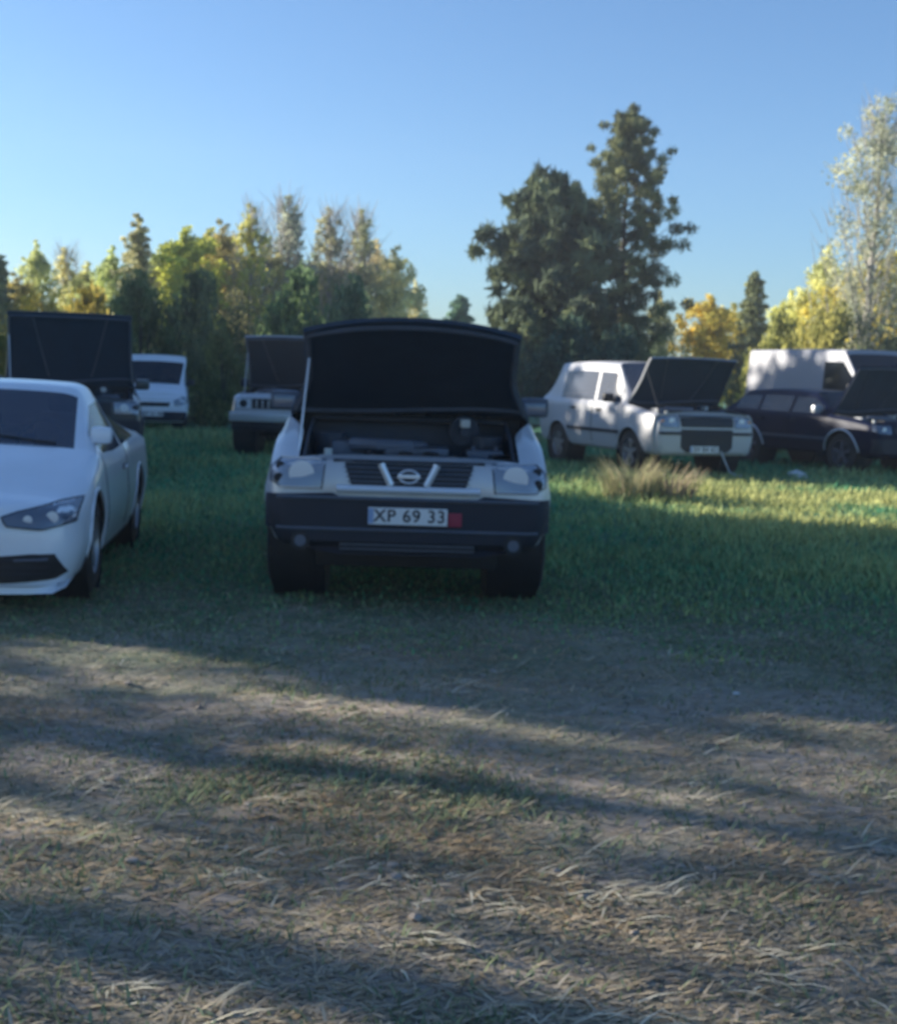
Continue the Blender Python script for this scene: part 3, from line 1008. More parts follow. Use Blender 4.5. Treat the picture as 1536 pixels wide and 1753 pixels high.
# white low car at the left edge
P = dict(W=.90, L=4.4, zb=.17, zbf=.15, hz0=.70, hz1=.95, hood0=.30, cowl=1.22, rf=2.05, rr=2.9, rtap=.84, roof=1.42, rw=.60, belt=.90,
         tail='deck', deck=.95, dl=.45, wr=.325, fo=.88, wb=2.60, tw=.23, drop=.07,
         glass=M_glass_h, nose=[(0, .74, .20, .56), (.05, .84, .15, .65), (.16, .925, .14, .685)], wf0=.965,
         wins=[(1.5, 2.5), (2.6, 3.5)], doors=[(1.33, 2.55)], open=0, spokes=5)
c2 = car = Car('hatchback_car', P, M_white, 'clean white low car with closed hood at the left edge of the field', 'car', (-3.44, 10.12, 0), R(7.4))
for sd in (1, -1):
    ol = [(sd * .42, .60), (sd * .455, .545), (sd * .66, .525), (sd * .84, .565), (sd * .85, .70), (sd * .73, .685), (sd * .52, .635)]
    if sd > 0: ol = ol[::-1]
    car.lamp(ol, M_lensdark, [(sd * .72, .60, .038, 0), (sd * .58, .585, .028, 0)], off=.016)
    ol = [(sd * .38, .355), (sd * .36, .185), (sd * .74, .215), (sd * .80, .25), (sd * .735, .375), (sd * .60, .375)]
    if sd > 0: ol = ol[::-1]
    o = car.decal('air_intake', ol, M_black, off=.014, thick=.03, step=.02)
    b = MB()
    for z in (.25, .29, .33):
        b.tube([(x * sd, car.hit_front(x * sd, z) - .018, z) for x in np.linspace(.42, .70, 7)], .005, 5)
    b.tube([(x * sd, car.hit_front(x * sd, .33) - .022, .335 + (x - .5) * .05) for x in np.linspace(.50, .70, 7)], .009, 5, mi=1)
    b.build('intake_slat', [M_plastic, M_battery], o)
g = car.decal('grille', [(-.33, .64), (-.37, .44), (-.27, .22), (.27, .22), (.37, .44), (.33, .64)], M_black, off=.006, thick=.02)
b = MB()
pts = [(-.35, .65), (-.39, .44), (-.28, .21), (.28, .21), (.39, .44), (.35, .65), (-.35, .65)]
pp = []
for (a, z), (a2, z2) in zip(pts, pts[1:]):
    for t in np.linspace(0, 1, 6)[:-1]: pp.append((a + (a2 - a) * t, car.hit_front(a + (a2 - a) * t, z + (z2 - z) * t) - .01, z + (z2 - z) * t))
pp.append(pp[0])
b.tube(pp, .013, 6, caps=False)
for z in np.arange(.26, .62, .045): b.tube([(x, car.hit_front(x, z) - .012, z) for x in np.linspace(-.32, .32, 9)], .006, 5)
for k in range(4):
    cx = -.09 + .06 * k
    b.tube([(cx + .036 * math.cos(t), car.hit_front(cx, .56) - .024, .56 + .036 * math.sin(t)) for t in np.linspace(0, 2 * math.pi, 17)], .0055, 5, caps=False)
b.build('grille_frame', M_chrome, g)
car.decal('front_lip', [(-.80, .165), (-.72, .125), (0, .115), (.72, .125), (.80, .165), (.80, .185), (0, .165), (-.80, .185)], M_white, off=.02, thick=.03)
c2.mirrors(1.50, 1.04, size=(.155, .10, .125), out=.06)
car.wipers()
for sd in (1, -1):
    car.decal('rocker_trim', [(-1.0, .20), (1.1, .20), (1.1, .235), (-1.0, .235)], M_black, view='left' if sd > 0 else 'right', off=.004)

# tall dark vehicle behind the white one
P = dict(W=.96, L=4.8, zb=.42, zbf=.42, hz0=1.10, hz1=1.24, hood0=.14, cowl=1.22, rf=1.70, rr=4.55, roof=1.86, rw=.78, belt=1.2,
         tail='hatch', wr=.38, fo=.80, wb=2.8, tw=.25, flare=.03, lipmat=M_black, inset=.0,
         nose=[(0, .92, .48, 1.00), (.04, .96, .44, 1.07)],
         wins=[(1.4, 2.3), (2.4, 3.3), (3.4, 4.4)], doors=[(1.25, 2.35), (2.4, 3.35)], open=72)
c3 = car = Car('off_road_car', P, M_dgreen, 'tall black off-road car with raised black hood behind the white low car', 'car', (-5.05 - .66, 17.4 + 2.3, 0), R(16))
for sd in (1, -1):
    ol = [(sd * .56, 1.06), (sd * .57, .90), (sd * .90, .90), (sd * .93, .98), (sd * .91, 1.06)]
    if sd > 0: ol = ol[::-1]
    car.lamp(ol, M_lens, [(sd * .70, .98, .055, 0), (sd * .84, .98, .04, 1)])
car.decal('grille', [(-.53, 1.05), (-.53, .88), (.53, .88), (.53, 1.05)], M_black, off=.012)
car.decal('bumper', [(-.93, .82), (-.93, .55), (-.7, .45), (.7, .45), (.93, .55), (.93, .82)], M_plastic, off=.06, thick=.06)
car.plate(0, .68, 'KM 20 47', out=.065)
car.mirrors(1.4, 1.28); car.wipers()

# small white van far off
P = dict(W=.83, L=4.3, zb=.22, zbf=.22, hz0=.90, hz1=1.12, hood0=.16, cowl=.70, rf=1.40, rr=4.1, roof=1.86, rw=.77, belt=1.08,
         tail='hatch', wr=.31, fo=.82, wb=2.6, tw=.2,
         nose=[(0, .86, .28, .68), (.05, .93, .23, .80), (.14, .965, .22, .84)],
         header=.76, wins=[(1.2, 2.2)], doors=[(1.0, 2.2)], open=0)
c4 = car = Car('delivery_van', P, M_white, 'small white van with closed hood, farthest back beside the scrub', 'van', (-7.55, 31.4 + 2.1, 0), R(11))
for sd in (1, -1):
    ol = [(sd * .50, .74), (sd * .53, .62), (sd * .78, .66), (sd * .82, .82), (sd * .70, .84)]
    if sd > 0: ol = ol[::-1]
    car.lamp(ol, M_lens, [(sd * .68, .73, .05, 0)])
car.decal('grille', [(-.42, .70), (-.38, .60), (.38, .60), (.42, .70)], M_black)
car.decal('bumper', [(-.80, .48), (-.78, .26), (.78, .26), (.80, .48)], M_plastic, off=.03, thick=.03)
car.plate(0, .42, 'BT 51 08', out=.035)
car.mirrors(1.15, 1.18, col=M_black); car.wipers()

# pale 4x4 half hidden behind the silver one
P = dict(W=.90, L=4.4, zb=.55, zbf=.60, hz0=1.12, hz1=1.22, hood0=.12, cowl=1.30, rf=1.75, rr=4.2, roof=1.85, rw=.72, belt=1.18,
         tail='hatch', wr=.38, fo=.80, wb=2.5, tw=.26, inset=-.05, flare=.05, lipmat=M_black,
         nose=[(0, .93, .62, 1.04), (.04, .96, .60, 1.09)],
         wins=[(1.4, 2.3), (2.4, 3.3), (3.4, 4.1)], doors=[(1.4, 2.35), (2.4, 3.3)], open=56, propside=-1, radmat=M_silver)
c5 = car = Car('pickup_truck', P, M_silver, 'pale grey four-wheel-drive half hidden behind the central silver car, hood raised', 'car', (-2.92, 23.3 + 2.2, 0), R(-3))
for sd in (1, -1):
    ol = [(sd * .52, 1.04), (sd * .52, .86), (sd * .80, .86), (sd * .80, 1.04)]
    if sd > 0: ol = ol[::-1]
    car.lamp(ol, M_bulb, [(sd * .66, .95, .07, 1), (sd * .66, .95, .055, 0)])
g = car.decal('grille', [(-.50, 1.04), (-.50, .86), (.50, .86), (.50, 1.04)], M_black, off=.008)
b = MB()
for x in np.linspace(-.42, .42, 9): b.tube([(x, car.hit_front(x, z) - .02, z) for z in (.88, 1.02)], .012, 5)
b.build('grille_bar', M_silver, g)
b = MB()
yb = car.hit_front(0, .7) - .09
b.box((0, yb, .72), (1.78, .14, .17), bev=.03)
b.build('bumper', M_silver, c5.root)
b = MB()
b.box((0, yb + .02, .56), (1.7, .10, .16), bev=.03)
b.tube([(-.55, yb - .05, .52), (-.55, yb - .09, .60)], .03, 8)
b.build('skid_plate', M_black, c5.root)
car.plate(0, .72, 'RA 77 15', out=.085)
car.mirrors(1.4, 1.3, col=M_black)

# white three-quarter view SUV on the right
P = dict(W=1.0, L=4.45, zb=.36, zbf=.36, hz0=1.06, hz1=1.18, hood0=.12, cowl=1.10, rf=1.62, rr=3.85, roof=1.93, rw=.80, belt=1.20,
         tail='hatch', rg=.14, wr=.37, fo=.88, wb=2.70, tw=.24, drop=.03,
         nose=[(0, .84, .42, .86), (.05, .92, .37, .99), (.14, .96, .36, 1.03)],
         wins=[(1.3, 2.2), (2.30, 3.55)], doors=[(1.30, 2.22), (2.25, 3.13)], open=60, propside=-1, glass=M_glass_c, propmat=M_black, handle=M_black)
c6 = car = Car('off_road_car', P, M_white2, 'white off-road car with raised hood seen at an angle behind the dry weeds', 'car', (3.0 - .02, 22.4, 0), R(22))
# put the near front wheel at (3.0, 22.4)
lx, ly = -.92, -4.45 / 2 + .88
cs, sn_ = math.cos(R(22)), math.sin(R(22))
c6.root.location = (3.08 - (lx * cs - ly * sn_), 22.4 - (lx * sn_ + ly * cs), 0)
g = car.decal('grille', [(-.52, 1.02), (-.50, .84), (.50, .84), (.52, 1.02)], M_black, off=.014)
b = MB()
for z in (.89, .94, .99): b.tube([(x, car.hit_front(x, z) - .022, z) for x in np.linspace(-.48, .48, 9)], .008, 5)
b.tube([(x, car.hit_front(x, 1.01) - .022, 1.02) for x in np.linspace(-.52, .52, 9)], .018, 6)
b.build('grille_bar', M_rib, g)
for sd in (1, -1):
    ol = [(sd * .55, 1.02), (sd * .55, .83), (sd * .82, .84), (sd * .895, .87), (sd * .90, 1.0)]
    if sd > 0: ol = ol[::-1]
    car.lamp(ol, M_lens, [(sd * .68, .93, .06, 0), (sd * .84, .93, .03, 2)], off=.01)
car.decal('bumper_strip', [(-.90, .76), (-.90, .71), (.90, .71), (.90, .76)], M_plastic, off=.02, thick=.03)
car.decal('air_intake', [(-.50, .80), (-.50, .50), (-.40, .42), (.40, .42), (.50, .50), (.50, .80)], M_black, off=.008)
for sd, vw in ((1, 'left'), (-1, 'right')):
    car.decal('rubbing_strip', [(-1.0, .66), (.95, .66), (.95, .72), (-1.0, .72)], M_plastic, view=vw, off=.012)
car.plate(-.05, .47, 'SV 84 62', w=.55, out=.01)
b = MB()
y = car.hit_front(.2, .5) - .03
b.tube([(.26, y, .45), (.34, y - .05, .26), (.40, y - .10, .10), (.52, y - .13, .055), (.62, y - .13, .05)], [.014, .013, .013, .012, .009], 7)
b.build('hanging_trim', M_silver, c6.root)
c6.mirrors(1.55, 1.27, col=M_black)
car.wipers()

# dark blue car at the right edge
P = dict(W=.92, L=4.4, zb=.33, zbf=.33, hz0=.98, hz1=1.10, hood0=.18, cowl=1.22, rf=1.80, rr=3.85, roof=1.54, rw=.68, belt=1.08,
         tail='hatch', rg=.2, wr=.375, fo=.86, wb=2.6, tw=.24, flare=.02, lipmat=M_silver,
         nose=[(0, .84, .40, .78), (.05, .92, .35, .90), (.13, .96, .33, .95)],
         wins=[(1.5, 2.3), (2.4, 3.2), (3.3, 3.95)], rimmat=M_engine, doors=[(1.35, 2.35), (2.38, 3.25)], open=63, propside=1)
PHI7 = 27
c7 = car = Car('estate_car', P, M_dblue, 'dark blue car with raised hood at the right edge, in front of the white van', 'car', (0, 0, 0), R(PHI7))
lx, ly = -.86, -2.2 + .86
cs, sn_ = math.cos(R(PHI7)), math.sin(R(PHI7))
c7.root.location = (7.20 - (lx * cs - ly * sn_), 24.2 - (lx * sn_ + ly * cs), 0)
for sd in (1, -1):
    ol = [(sd * .50, .92), (sd * .52, .76), (sd * .80, .78), (sd * .87, .82), (sd * .86, .93)]
    if sd > 0: ol = ol[::-1]
    car.lamp(ol, M_lensdark, [(sd * .68, .84, .05, 0)])
car.decal('grille', [(-.46, .90), (-.44, .78), (.44, .78), (.46, .90)], M_black, off=.01)
car.decal('bumper', [(-.88, .68), (-.86, .42), (.86, .42), (.88, .68)], M_plastic, off=.03, thick=.03)
car.plate(0, .58, 'LD 36 90', out=.035)
for sd, vw in ((1, 'left'), (-1, 'right')):
    car.decal('rubbing_strip', [(-.95, .60), (.90, .60), (.90, .65), (-.95, .65)], M_rib, view=vw, off=.010)
car.mirrors(1.5, 1.16, col=M_silver); car.wipers()

# large white van
P = dict(W=1.0, L=5.6, zb=.35, zbf=.35, hz0=1.02, hz1=1.32, hood0=.20, cowl=.85, rf=1.65, rr=5.45, roof=2.46, rw=.86, belt=1.22,
         tail='hatch', rg=.08, wr=.35, fo=.95, wb=3.3, tw=.22, blindrear=True, drop=.0,
         nose=[(0, .88, .40, .82), (.05, .93, .36, .94), (.13, .965, .35, 1.0)],
         wins=[(1.25, 2.3)], doors=[(1.0, 2.35)], open=0)
PHI8 = 20
c8 = car = Car('panel_van', P, M_grey, 'large high-roofed white panel van at the right edge behind the dark blue car', 'van', (0, 0, 0), R(PHI8))
lx, ly = -.95, -2.8 + .9
cs, sn_ = math.cos(R(PHI8)), math.sin(R(PHI8))
c8.root.location = (8.75 - (lx * cs - ly * sn_), 28.3 - (lx * sn_ + ly * cs), 0)
for sd in (1, -1):
    ol = [(sd * .55, .90), (sd * .60, .72), (sd * .88, .76), (sd * .92, .98), (sd * .80, 1.0)]
    if sd > 0: ol = ol[::-1]
    car.lamp(ol, M_lens, [(sd * .75, .86, .06, 0)])
car.decal('grille', [(-.5, .90), (-.5, .72), (.5, .72), (.5, .90)], M_black)
car.decal('bumper', [(-.9, .62), (-.9, .42), (.9, .42), (.9, .62)], M_plastic, off=.03, thick=.03)
car.plate(0, .55, 'GN 40 26', out=.035)
car.mirrors(1.15, 1.50, col=M_black, size=(.20, .12, .34)); car.wipers()
for vw in ('left', 'right'):
    car.decal('rubbing_strip', [(-1.9, .62), (2.4, .62), (2.4, .70), (-1.9, .70)], M_plastic, view=vw, off=.010)
# sticker on the windscreen
b = MB()
b.box((-.3, car.hit_front(-.3, 1.95) - .012, 1.95), (.05, .006, .18), rot=(0, .5, 0))
b.build('windscreen_sticker', M_plate, c8.root)

# ------------------------------------------------------------------ trees
rng = np.random.default_rng(5)
def leaf_mesh(name, centers, radii, counts, size, flat=1.0, aspect=1.6, tint=None, droop=0.0):
    cs_, rs_, cr = [], [], []
    for i, (c, r, n) in enumerate(zip(centers, radii, counts)):
        cs_.append(np.repeat(c[None], n, 0)); rs_.append(np.full(n, r)); cr.append(np.full(n, rng.random()))
    c = np.concatenate(cs_); r = np.concatenate(rs_); cr = np.concatenate(cr)
    n = len(c)
    d = rng.normal(size=(n, 3)); d /= np.linalg.norm(d, axis=1)[:, None]
    rad = rng.random(n) ** .55
    p = c + d * (r * rad)[:, None] * np.array([1, 1, flat])
    p[:, 2] -= droop * rng.random(n) * r
    a = rng.normal(size=(n, 3)); a /= np.linalg.norm(a, axis=1)[:, None]
    b = np.cross(a, rng.normal(size=(n, 3))); b /= np.linalg.norm(b, axis=1)[:, None]
    s_ = size * (.6 + .8 * rng.random(n))
    a *= (s_ * aspect / 2)[:, None]; b *= (s_ / 2)[:, None]
    V = np.stack([p - a, p - b * .9, p + a, p + b], 1).reshape(-1, 3)
    me = np_mesh(name, V, np.arange(n * 4).reshape(-1, 4))
    at = me.attributes.new('rnd', 'FLOAT', 'POINT')
    v = np.clip(cr * .62 + rng.random(n) * .38, 0, 1)
    at.data.foreach_set('value', np.repeat(v, 4).astype(np.float32))
    return me

def tree_kind(kind, H, Rr, seed, leaf=.10, dens=1.0, bare=0.0):
    """returns (trunk mesh, crown mesh) for a tree of height H and crown radius Rr"""
    rn = random.Random(seed)
    tb = MB()
    bend = [(0, 0, 0)]
    x = y = 0
    nseg = 8
    for k in range(1, nseg + 1):
        x += rn.uniform(-.04, .04) * H / 8; y += rn.uniform(-.04, .04) * H / 8
        bend.append((x, y, H * k / nseg * .97))
    r0 = H * (.018 if kind != 'pine' else .021)
    tb.tube(bend, [r0 * (1 - .93 * k / nseg) + .006 for k in range(nseg + 1)], 8)
    def tp(z):
        f = min(z / (H * .97), .999) * nseg; i = int(f)
        return Vector(bend[i]).lerp(Vector(bend[i + 1]), f - i)
    C, RD, CT = [], [], []
    prof = {'birch': lambda t: math.sin(math.pi * min(1, (t * .92 + .10))) ** .7 * (1 - .35 * t) + .06,
            'cone': lambda t: (1 - t) ** .75 * .95 + .05 if t > .1 else .7 + t,
            'pine': lambda t: (.62 + .5 * math.sin(math.pi * (t * .85 + .02))) * (1 - t ** 3.4) + .09,
            'column': lambda t: math.sin(math.pi * min(1, t * .8 + .18)) ** .6 * (1 - .4 * t) + .05,
            'bush': lambda t: math.sqrt(max(0, 1 - t * t)) * .9 + .1}[kind]
    z0 = {'birch': .16, 'cone': .06, 'pine': .10, 'column': .10, 'bush': .04}[kind]
    nl = {'birch': 44, 'cone': 60, 'pine': 84, 'column': 46, 'bush': 26}[kind]
    if kind == 'bush':
        for k in range(nl * 2):
            t = rn.random(); az = rn.uniform(0, 6.283)
            rr = Rr * prof(t) * rn.random() ** .45
            p = np.array([rr * math.cos(az), rr * math.sin(az), H * (.08 + .86 * t * (1 - .25 * (rr / Rr) ** 2))])
            C.append(p); RD.append(Rr * rn.uniform(.16, .30)); CT.append(int(95 * dens))
            if k % 3 == 0:
                tb.tube([(0, 0, 0), tuple(p * .5 + np.array([0, 0, .1])), tuple(p)], [.04, .025, .006], 5)
    else:
        for k in range(nl):
            t = (k + rn.random()) / nl
            z = H * (z0 + (1 - z0) * t * .96)
            az = k * 2.399 + rn.uniform(-.5, .5)
            ln = Rr * prof(t) * rn.uniform(.72, 1.15)
            up = {'birch': .75, 'cone': .08, 'pine': .30, 'column': 1.5}[kind] * rn.uniform(.6, 1.3)
            if kind == 'pine' and t < .4: up *= .35
            b0 = tp(z * (.93 if kind in ('birch', 'column') else 1))
            dirv = Vector((math.cos(az), math.sin(az), up)).normalized()
            tot = ln * (1 if kind in ('cone', 'pine') else 1.15)
            p1 = b0 + dirv * tot * .5
            p2 = b0 + dirv * tot + Vector((0, 0, tot * ({'pine': .16, 'cone': -.05, 'birch': .12, 'column': .5}[kind])))
            if p2.z > H * 1.01: p2.z = H * (1.01 - .04 * rn.random())
            tb.tube([b0, p1, p2], [max(.012, r0 * .42 * (1 - t) + .006), max(.008, r0 * .2 * (1 - t)), .005], 5, caps=False)
            ncl = 5 if kind == 'pine' else 4
            for q in range(ncl):
                f = (.22 if kind in('cone','column') else .34) + (.80 if kind in ('cone','column') else .70) * q / (ncl - 1)
                base = (b0.lerp(p1, f * 2) if f < .5 else p1.lerp(p2, (f - .5) * 2))
                j = .16 * Rr
                c = np.array([base.x + rn.gauss(0, j * .6), base.y + rn.gauss(0, j * .6), base.z + rn.gauss(0, j * .35)])
                rr = Rr * rn.uniform(.13, .24) * (.95 if kind == 'pine' else 1.12) * (.7 + .5 * (1 - t))
                if rn.random() < bare: continue
                C.append(c); RD.append(rr)
                CT.append(max(6, int(dens * rn.uniform(45, 95) * (rr / .45) ** 1.4 * (.1 / leaf) ** 1.2 + 10)))
        top = tp(H * .96)
        for q in range(5):
            C.append(np.array([top.x + rn.gauss(0, .05 * Rr), top.y + rn.gauss(0, .05 * Rr), H * (.9 + .09 * q / 4)])); RD.append(Rr * .10); CT.append(int(28 * dens))
    if bare:   # fine bare twigs
        for k in range(int(420)):
            t = rn.random() ** .8
            az = rn.uniform(0, 6.283); rr = Rr * prof(t) * rn.random() ** .6
            z = H * (z0 + (1 - z0) * t * .95)
            a = Vector((rr * math.cos(az), rr * math.sin(az), z))
            dv = Vector((math.cos(az) * rn.uniform(.1, .5), math.sin(az) * rn.uniform(.1, .5), rn.uniform(.6, 1.2))).normalized() * rn.uniform(.4, 1.1)
            tb.tube([a, a + dv * .5 + Vector((rn.uniform(-.05, .05), 0, 0)), a + dv], [.012, .009, .004], 3, caps=False)
    flat = {'pine': .48, 'cone': .6, 'birch': .9, 'column': 1.1, 'bush': .9}[kind]
    cm = leaf_mesh(kind + '_crown', C, RD, CT, leaf, flat, 5.5 if kind == 'pine' else 2.6 if kind == 'cone' else 1.4)
    return tb, cm

KINDS = {}
def kind_of(key, kind, H, Rr, seed, bark, lm, **k):
    tb, cm = tree_kind(kind, H, Rr, seed, **k)
    me = bpy.data.meshes.new('trunk'); me.from_pydata(tb.v, [], tb.f); me.update()
    me.materials.append(bark); cm.materials.append(lm)
    me.polygons.foreach_set('use_smooth', [True] * len(me.polygons))
    KINDS[key] = (me, cm, H, Rr)
kind_of('birch_a', 'birch', 8, 2.0, 1, M_bark_pale, L_broad, leaf=.13, dens=.9)
kind_of('birch_b', 'birch', 8, 1.8, 2, M_bark_pale, L_broad, leaf=.13, dens=.7)
kind_of('birch_c', 'birch', 8, 2.4, 3, M_bark, L_broad, leaf=.14, dens=1.2)
kind_of('column_a', 'column', 8, 1.15, 4, M_bark_pale, L_broad, leaf=.11, dens=.65, bare=.15)
kind_of('column_b', 'column', 8, 1.0, 5, M_bark_pale, L_broad, leaf=.11, dens=.6, bare=.3)
kind_of('column_c', 'column', 8, 1.0, 25, M_bark, L_broad, leaf=.11, dens=1.1)
kind_of('cone_a', 'cone', 8, 1.5, 6, M_bark, L_needle, leaf=.12, dens=1.0)
kind_of('cone_b', 'cone', 8, 1.3, 7, M_bark, L_needle, leaf=.12, dens=.8)
kind_of('bush_a', 'bush', 3, 2.0, 8, M_bark, L_broad, leaf=.12, dens=1.2)
kind_of('bush_b', 'bush', 3, 1.8, 9, M_bark, L_broad, leaf=.055, dens=.8)
kind_of('bush_c', 'bush', 3, 2.2, 10, M_bark, L_broad, leaf=.13, dens=1.1)
kind_of('pine_a', 'pine', 10, 2.25, 11, M_bark, L_needle, leaf=.055, dens=.72)
kind_of('pine_b', 'pine', 8, 2.6, 12, M_bark, L_needle, leaf=.11, dens=1.0)
kind_of('bare_a', 'column', 10, 2.0, 13, M_bark_pale, L_broad, leaf=.075, dens=.8, bare=.32)

def shade_kind(key, H, Rr, n, leaf):
    tb, _ = tree_kind('birch', H, Rr * .8, 15, leaf=.3, dens=.2)
    k = 60
    d = rng.normal(size=(k, 3)); d /= np.linalg.norm(d, axis=1)[:, None]
    d *= (rng.random(k) ** .4)[:, None]
    C = d * np.array([Rr * .75, Rr * .75, H * .38]) + np.array([0, 0, H * .58])
    cm = leaf_mesh('loose_crown', list(C), [Rr * .35] * k, [n // k] * k, leaf, 1.0, 1.4)
    me = bpy.data.meshes.new('trunk'); me.from_pydata(tb.v, [], tb.f); me.update()
    me.materials.append(M_bark_pale); cm.materials.append(L_broad)
    KINDS[key] = (me, cm, H, Rr)
shade_kind('shade_b', 11, 3.4, 1050, .115)
shade_kind('shade_c', 8, 2.4, 9000, .24)

used = set()
def tree(name, key, x, y, H, wf, col, label, cat, rot=0.0, group=None):
    tm, cm, H0, R0 = KINDS[key]
    r = empty(name, (x, y, -.05), rot)
    r.scale = (H / H0 * wf, H / H0 * wf, H / H0)
    tag(r, label, cat, group)
    t = bpy.data.objects.new('trunk', tm); COL.objects.link(t); t.parent = r
    c = bpy.data.objects.new('crown', cm); COL.objects.link(c); c.parent = r
    c.color = (*col, 1)
    return r
def place(px, ytop, Yd):
    """plan helper: ground position and height from the planning sheet (focal 2250, horizon line 645 + .033 dx)"""
    hor = 645 + .033 * (px - 768)
    pxc = px - .033 * (876 - ytop)
    s_ = 2250 / Yd
    return (pxc - 768) / s_, EYE + (hor - ytop) / s_

GL = 'trees along the far left side of the field'
GR = 'trees along the far right side of the field'
T = [
 # name, kind, px, ytop, distance, width px, colour, label
 ('spruce_tree', 'cone_b', 15, 440, 50, 75, (.075, .085, .055), 'dark conical spruce at the left edge of the photo', GL),
 ('birch_tree', 'birch_b', 72, 415, 52, 80, (.17, .18, .09), 'thin pale birch next to the spruce at the left edge', GL),
 ('birch_tree', 'column_b', 125, 428, 54, 70, (.20, .19, .11), 'sparse pale birch, second birch from the left edge', GL),
 ('birch_tree', 'birch_b', 200, 425, 50, 90, (.15, .17, .08), 'pale green birch just left of the tall brownish conical tree', GL),
 ('poplar_tree', 'column_c', 248, 372, 49, 90, (.15, .145, .09), 'tall brownish narrow tree, highest on the left above the black raised hood', GL),
 ('birch_tree', 'birch_c', 325, 395, 50, 150, (.16, .17, .04), 'broad yellow-green birch right of the brownish conical tree', GL),
 ('birch_tree', 'birch_a', 390, 382, 52, 110, (.15, .13, .055), 'brownish yellow birch in the middle of the left tree row', GL),
 ('poplar_tree', 'column_a', 442, 355, 50, 85, (.17, .165, .05), 'bright yellow narrow tree left of the tall grey poplar', GL),
 ('poplar_tree', 'column_a', 497, 342, 54, 105, (.13, .14, .12), 'tall pointed grey poplar, highest of the left tree row', GL),
 ('poplar_tree', 'column_b', 575, 362, 55, 90, (.13, .13, .09), 'left one of the pair of narrow pointed trees over the central car', GL),
 ('poplar_tree', 'column_b', 622, 366, 56, 85, (.125, .13, .085), 'right one of the pair of narrow pointed trees over the central car', GL),
 ('birch_tree', 'birch_a', 680, 425, 55, 95, (.24, .22, .13), 'cream leaved birch at the right end of the left tree row', GL),
 ('birch_tree', 'birch_b', 712, 480, 60, 50, (.20, .19, .13), 'small pale sapling last in the left tree row', GL),
 ('spruce_tree', 'cone_a', 788, 508, 64, 85, (.045, .075, .055), 'small rounded dark spruce standing alone left of the pines', None),
 ('birch_tree', 'birch_b', 158, 452, 53, 100, (.17, .17, .08), 'low pale birch between the second and third trees from the left', GL),
 ('birch_tree', 'birch_a', 290, 418, 54, 110, (.14, .15, .06), 'olive birch in the gap right of the brownish narrow tree', GL),
 ('birch_tree', 'birch_c', 365, 398, 55, 130, (.15, .15, .05), 'wide olive-yellow birch behind the broad yellow-green one', GL),
 ('birch_tree', 'birch_a', 462, 420, 53, 120, (.13, .12, .055), 'brown birch filling the gap left of the tall grey poplar', GL),
 ('birch_tree', 'birch_c', 545, 440, 56, 130, (.11, .13, .07), 'grey-green birch right of the tall grey poplar', GL),
 ('birch_tree', 'birch_b', 600, 430, 57, 110, (.14, .13, .09), 'grey-brown birch behind the pair of narrow pointed trees', GL),
 ('birch_tree', 'birch_b', 650, 415, 58, 80, (.20, .18, .12), 'pale cream birch right of the pair of narrow pointed trees', GL),
 ('birch_tree', 'birch_a', 40, 470, 51, 110, (.15, .13, .05), 'ochre birch behind the spruce at the left edge', GL),
 # pines
 ('pine_tree', 'pine_b', 948, 308, 40, 250, (.062, .078, .05), 'wide dark bushy pine, left and lower one of the two pines', None),
 ('pine_tree', 'pine_a', 1072, 192, 41, 205, (.085, .095, .052), 'tallest pine with visible trunk, right one of the two pines', None),
 ('birch_tree', 'birch_b', 1128, 500, 52, 55, (.22, .21, .13), 'slim pale birch close to the right foot of the tallest pine', None),
 # right group
 ('birch_tree', 'birch_c', 1212, 508, 52, 120, (.23, .19, .05), 'bright yellow low birch between the tall pine and the dark conical tree', GR),
 ('spruce_tree', 'cone_a', 1287, 468, 50, 75, (.07, .08, .045), 'dark conical tree between the yellow birch and the white van', GR),
 ('birch_tree', 'birch_a', 1250, 520, 56, 90, (.19, .17, .05), 'yellow tree directly left of the dark conical tree', GR),
 ('birch_tree', 'birch_b', 1350, 500, 54, 90, (.20, .20, .08), 'pale olive birch behind the white van roof', GR),
 ('birch_tree', 'birch_b', 1405, 425, 52, 100, (.20, .20, .10), 'light birch left of the tall bare poplar', GR),
 ('poplar_tree', 'bare_a', 1492, 180, 46, 185, (.15, .155, .125), 'very tall half-bare pale poplar at the right edge of the photo', GR),
 ('birch_tree', 'birch_c', 1440, 470, 50, 170, (.20, .18, .05), 'broad olive-yellow birch in front of the tall bare poplar', GR),
 ('birch_tree', 'birch_c', 1540, 420, 48, 170, (.19, .17, .045), 'broad olive-yellow birch cut off by the right edge', GR),
]
TS = 2.4
for i, (nm, key, px, yt, Yd, wpx, col, lab, grp) in enumerate(T):
    x, H = place(px, yt, Yd)
    tm, cm, H0, R0 = KINDS[key]
    wf = (wpx * (.81 if nm == 'pine_tree' else 1.25) * Yd / 2250 / 2) / (R0 * H / H0)
    tree(nm, key, x, Yd, H, wf, tuple(c * (TS * 1.05 if nm in ('pine_tree',) else 1.55 * TS) for c in col), lab, 'tree', rot=i * 1.7, group=grp)

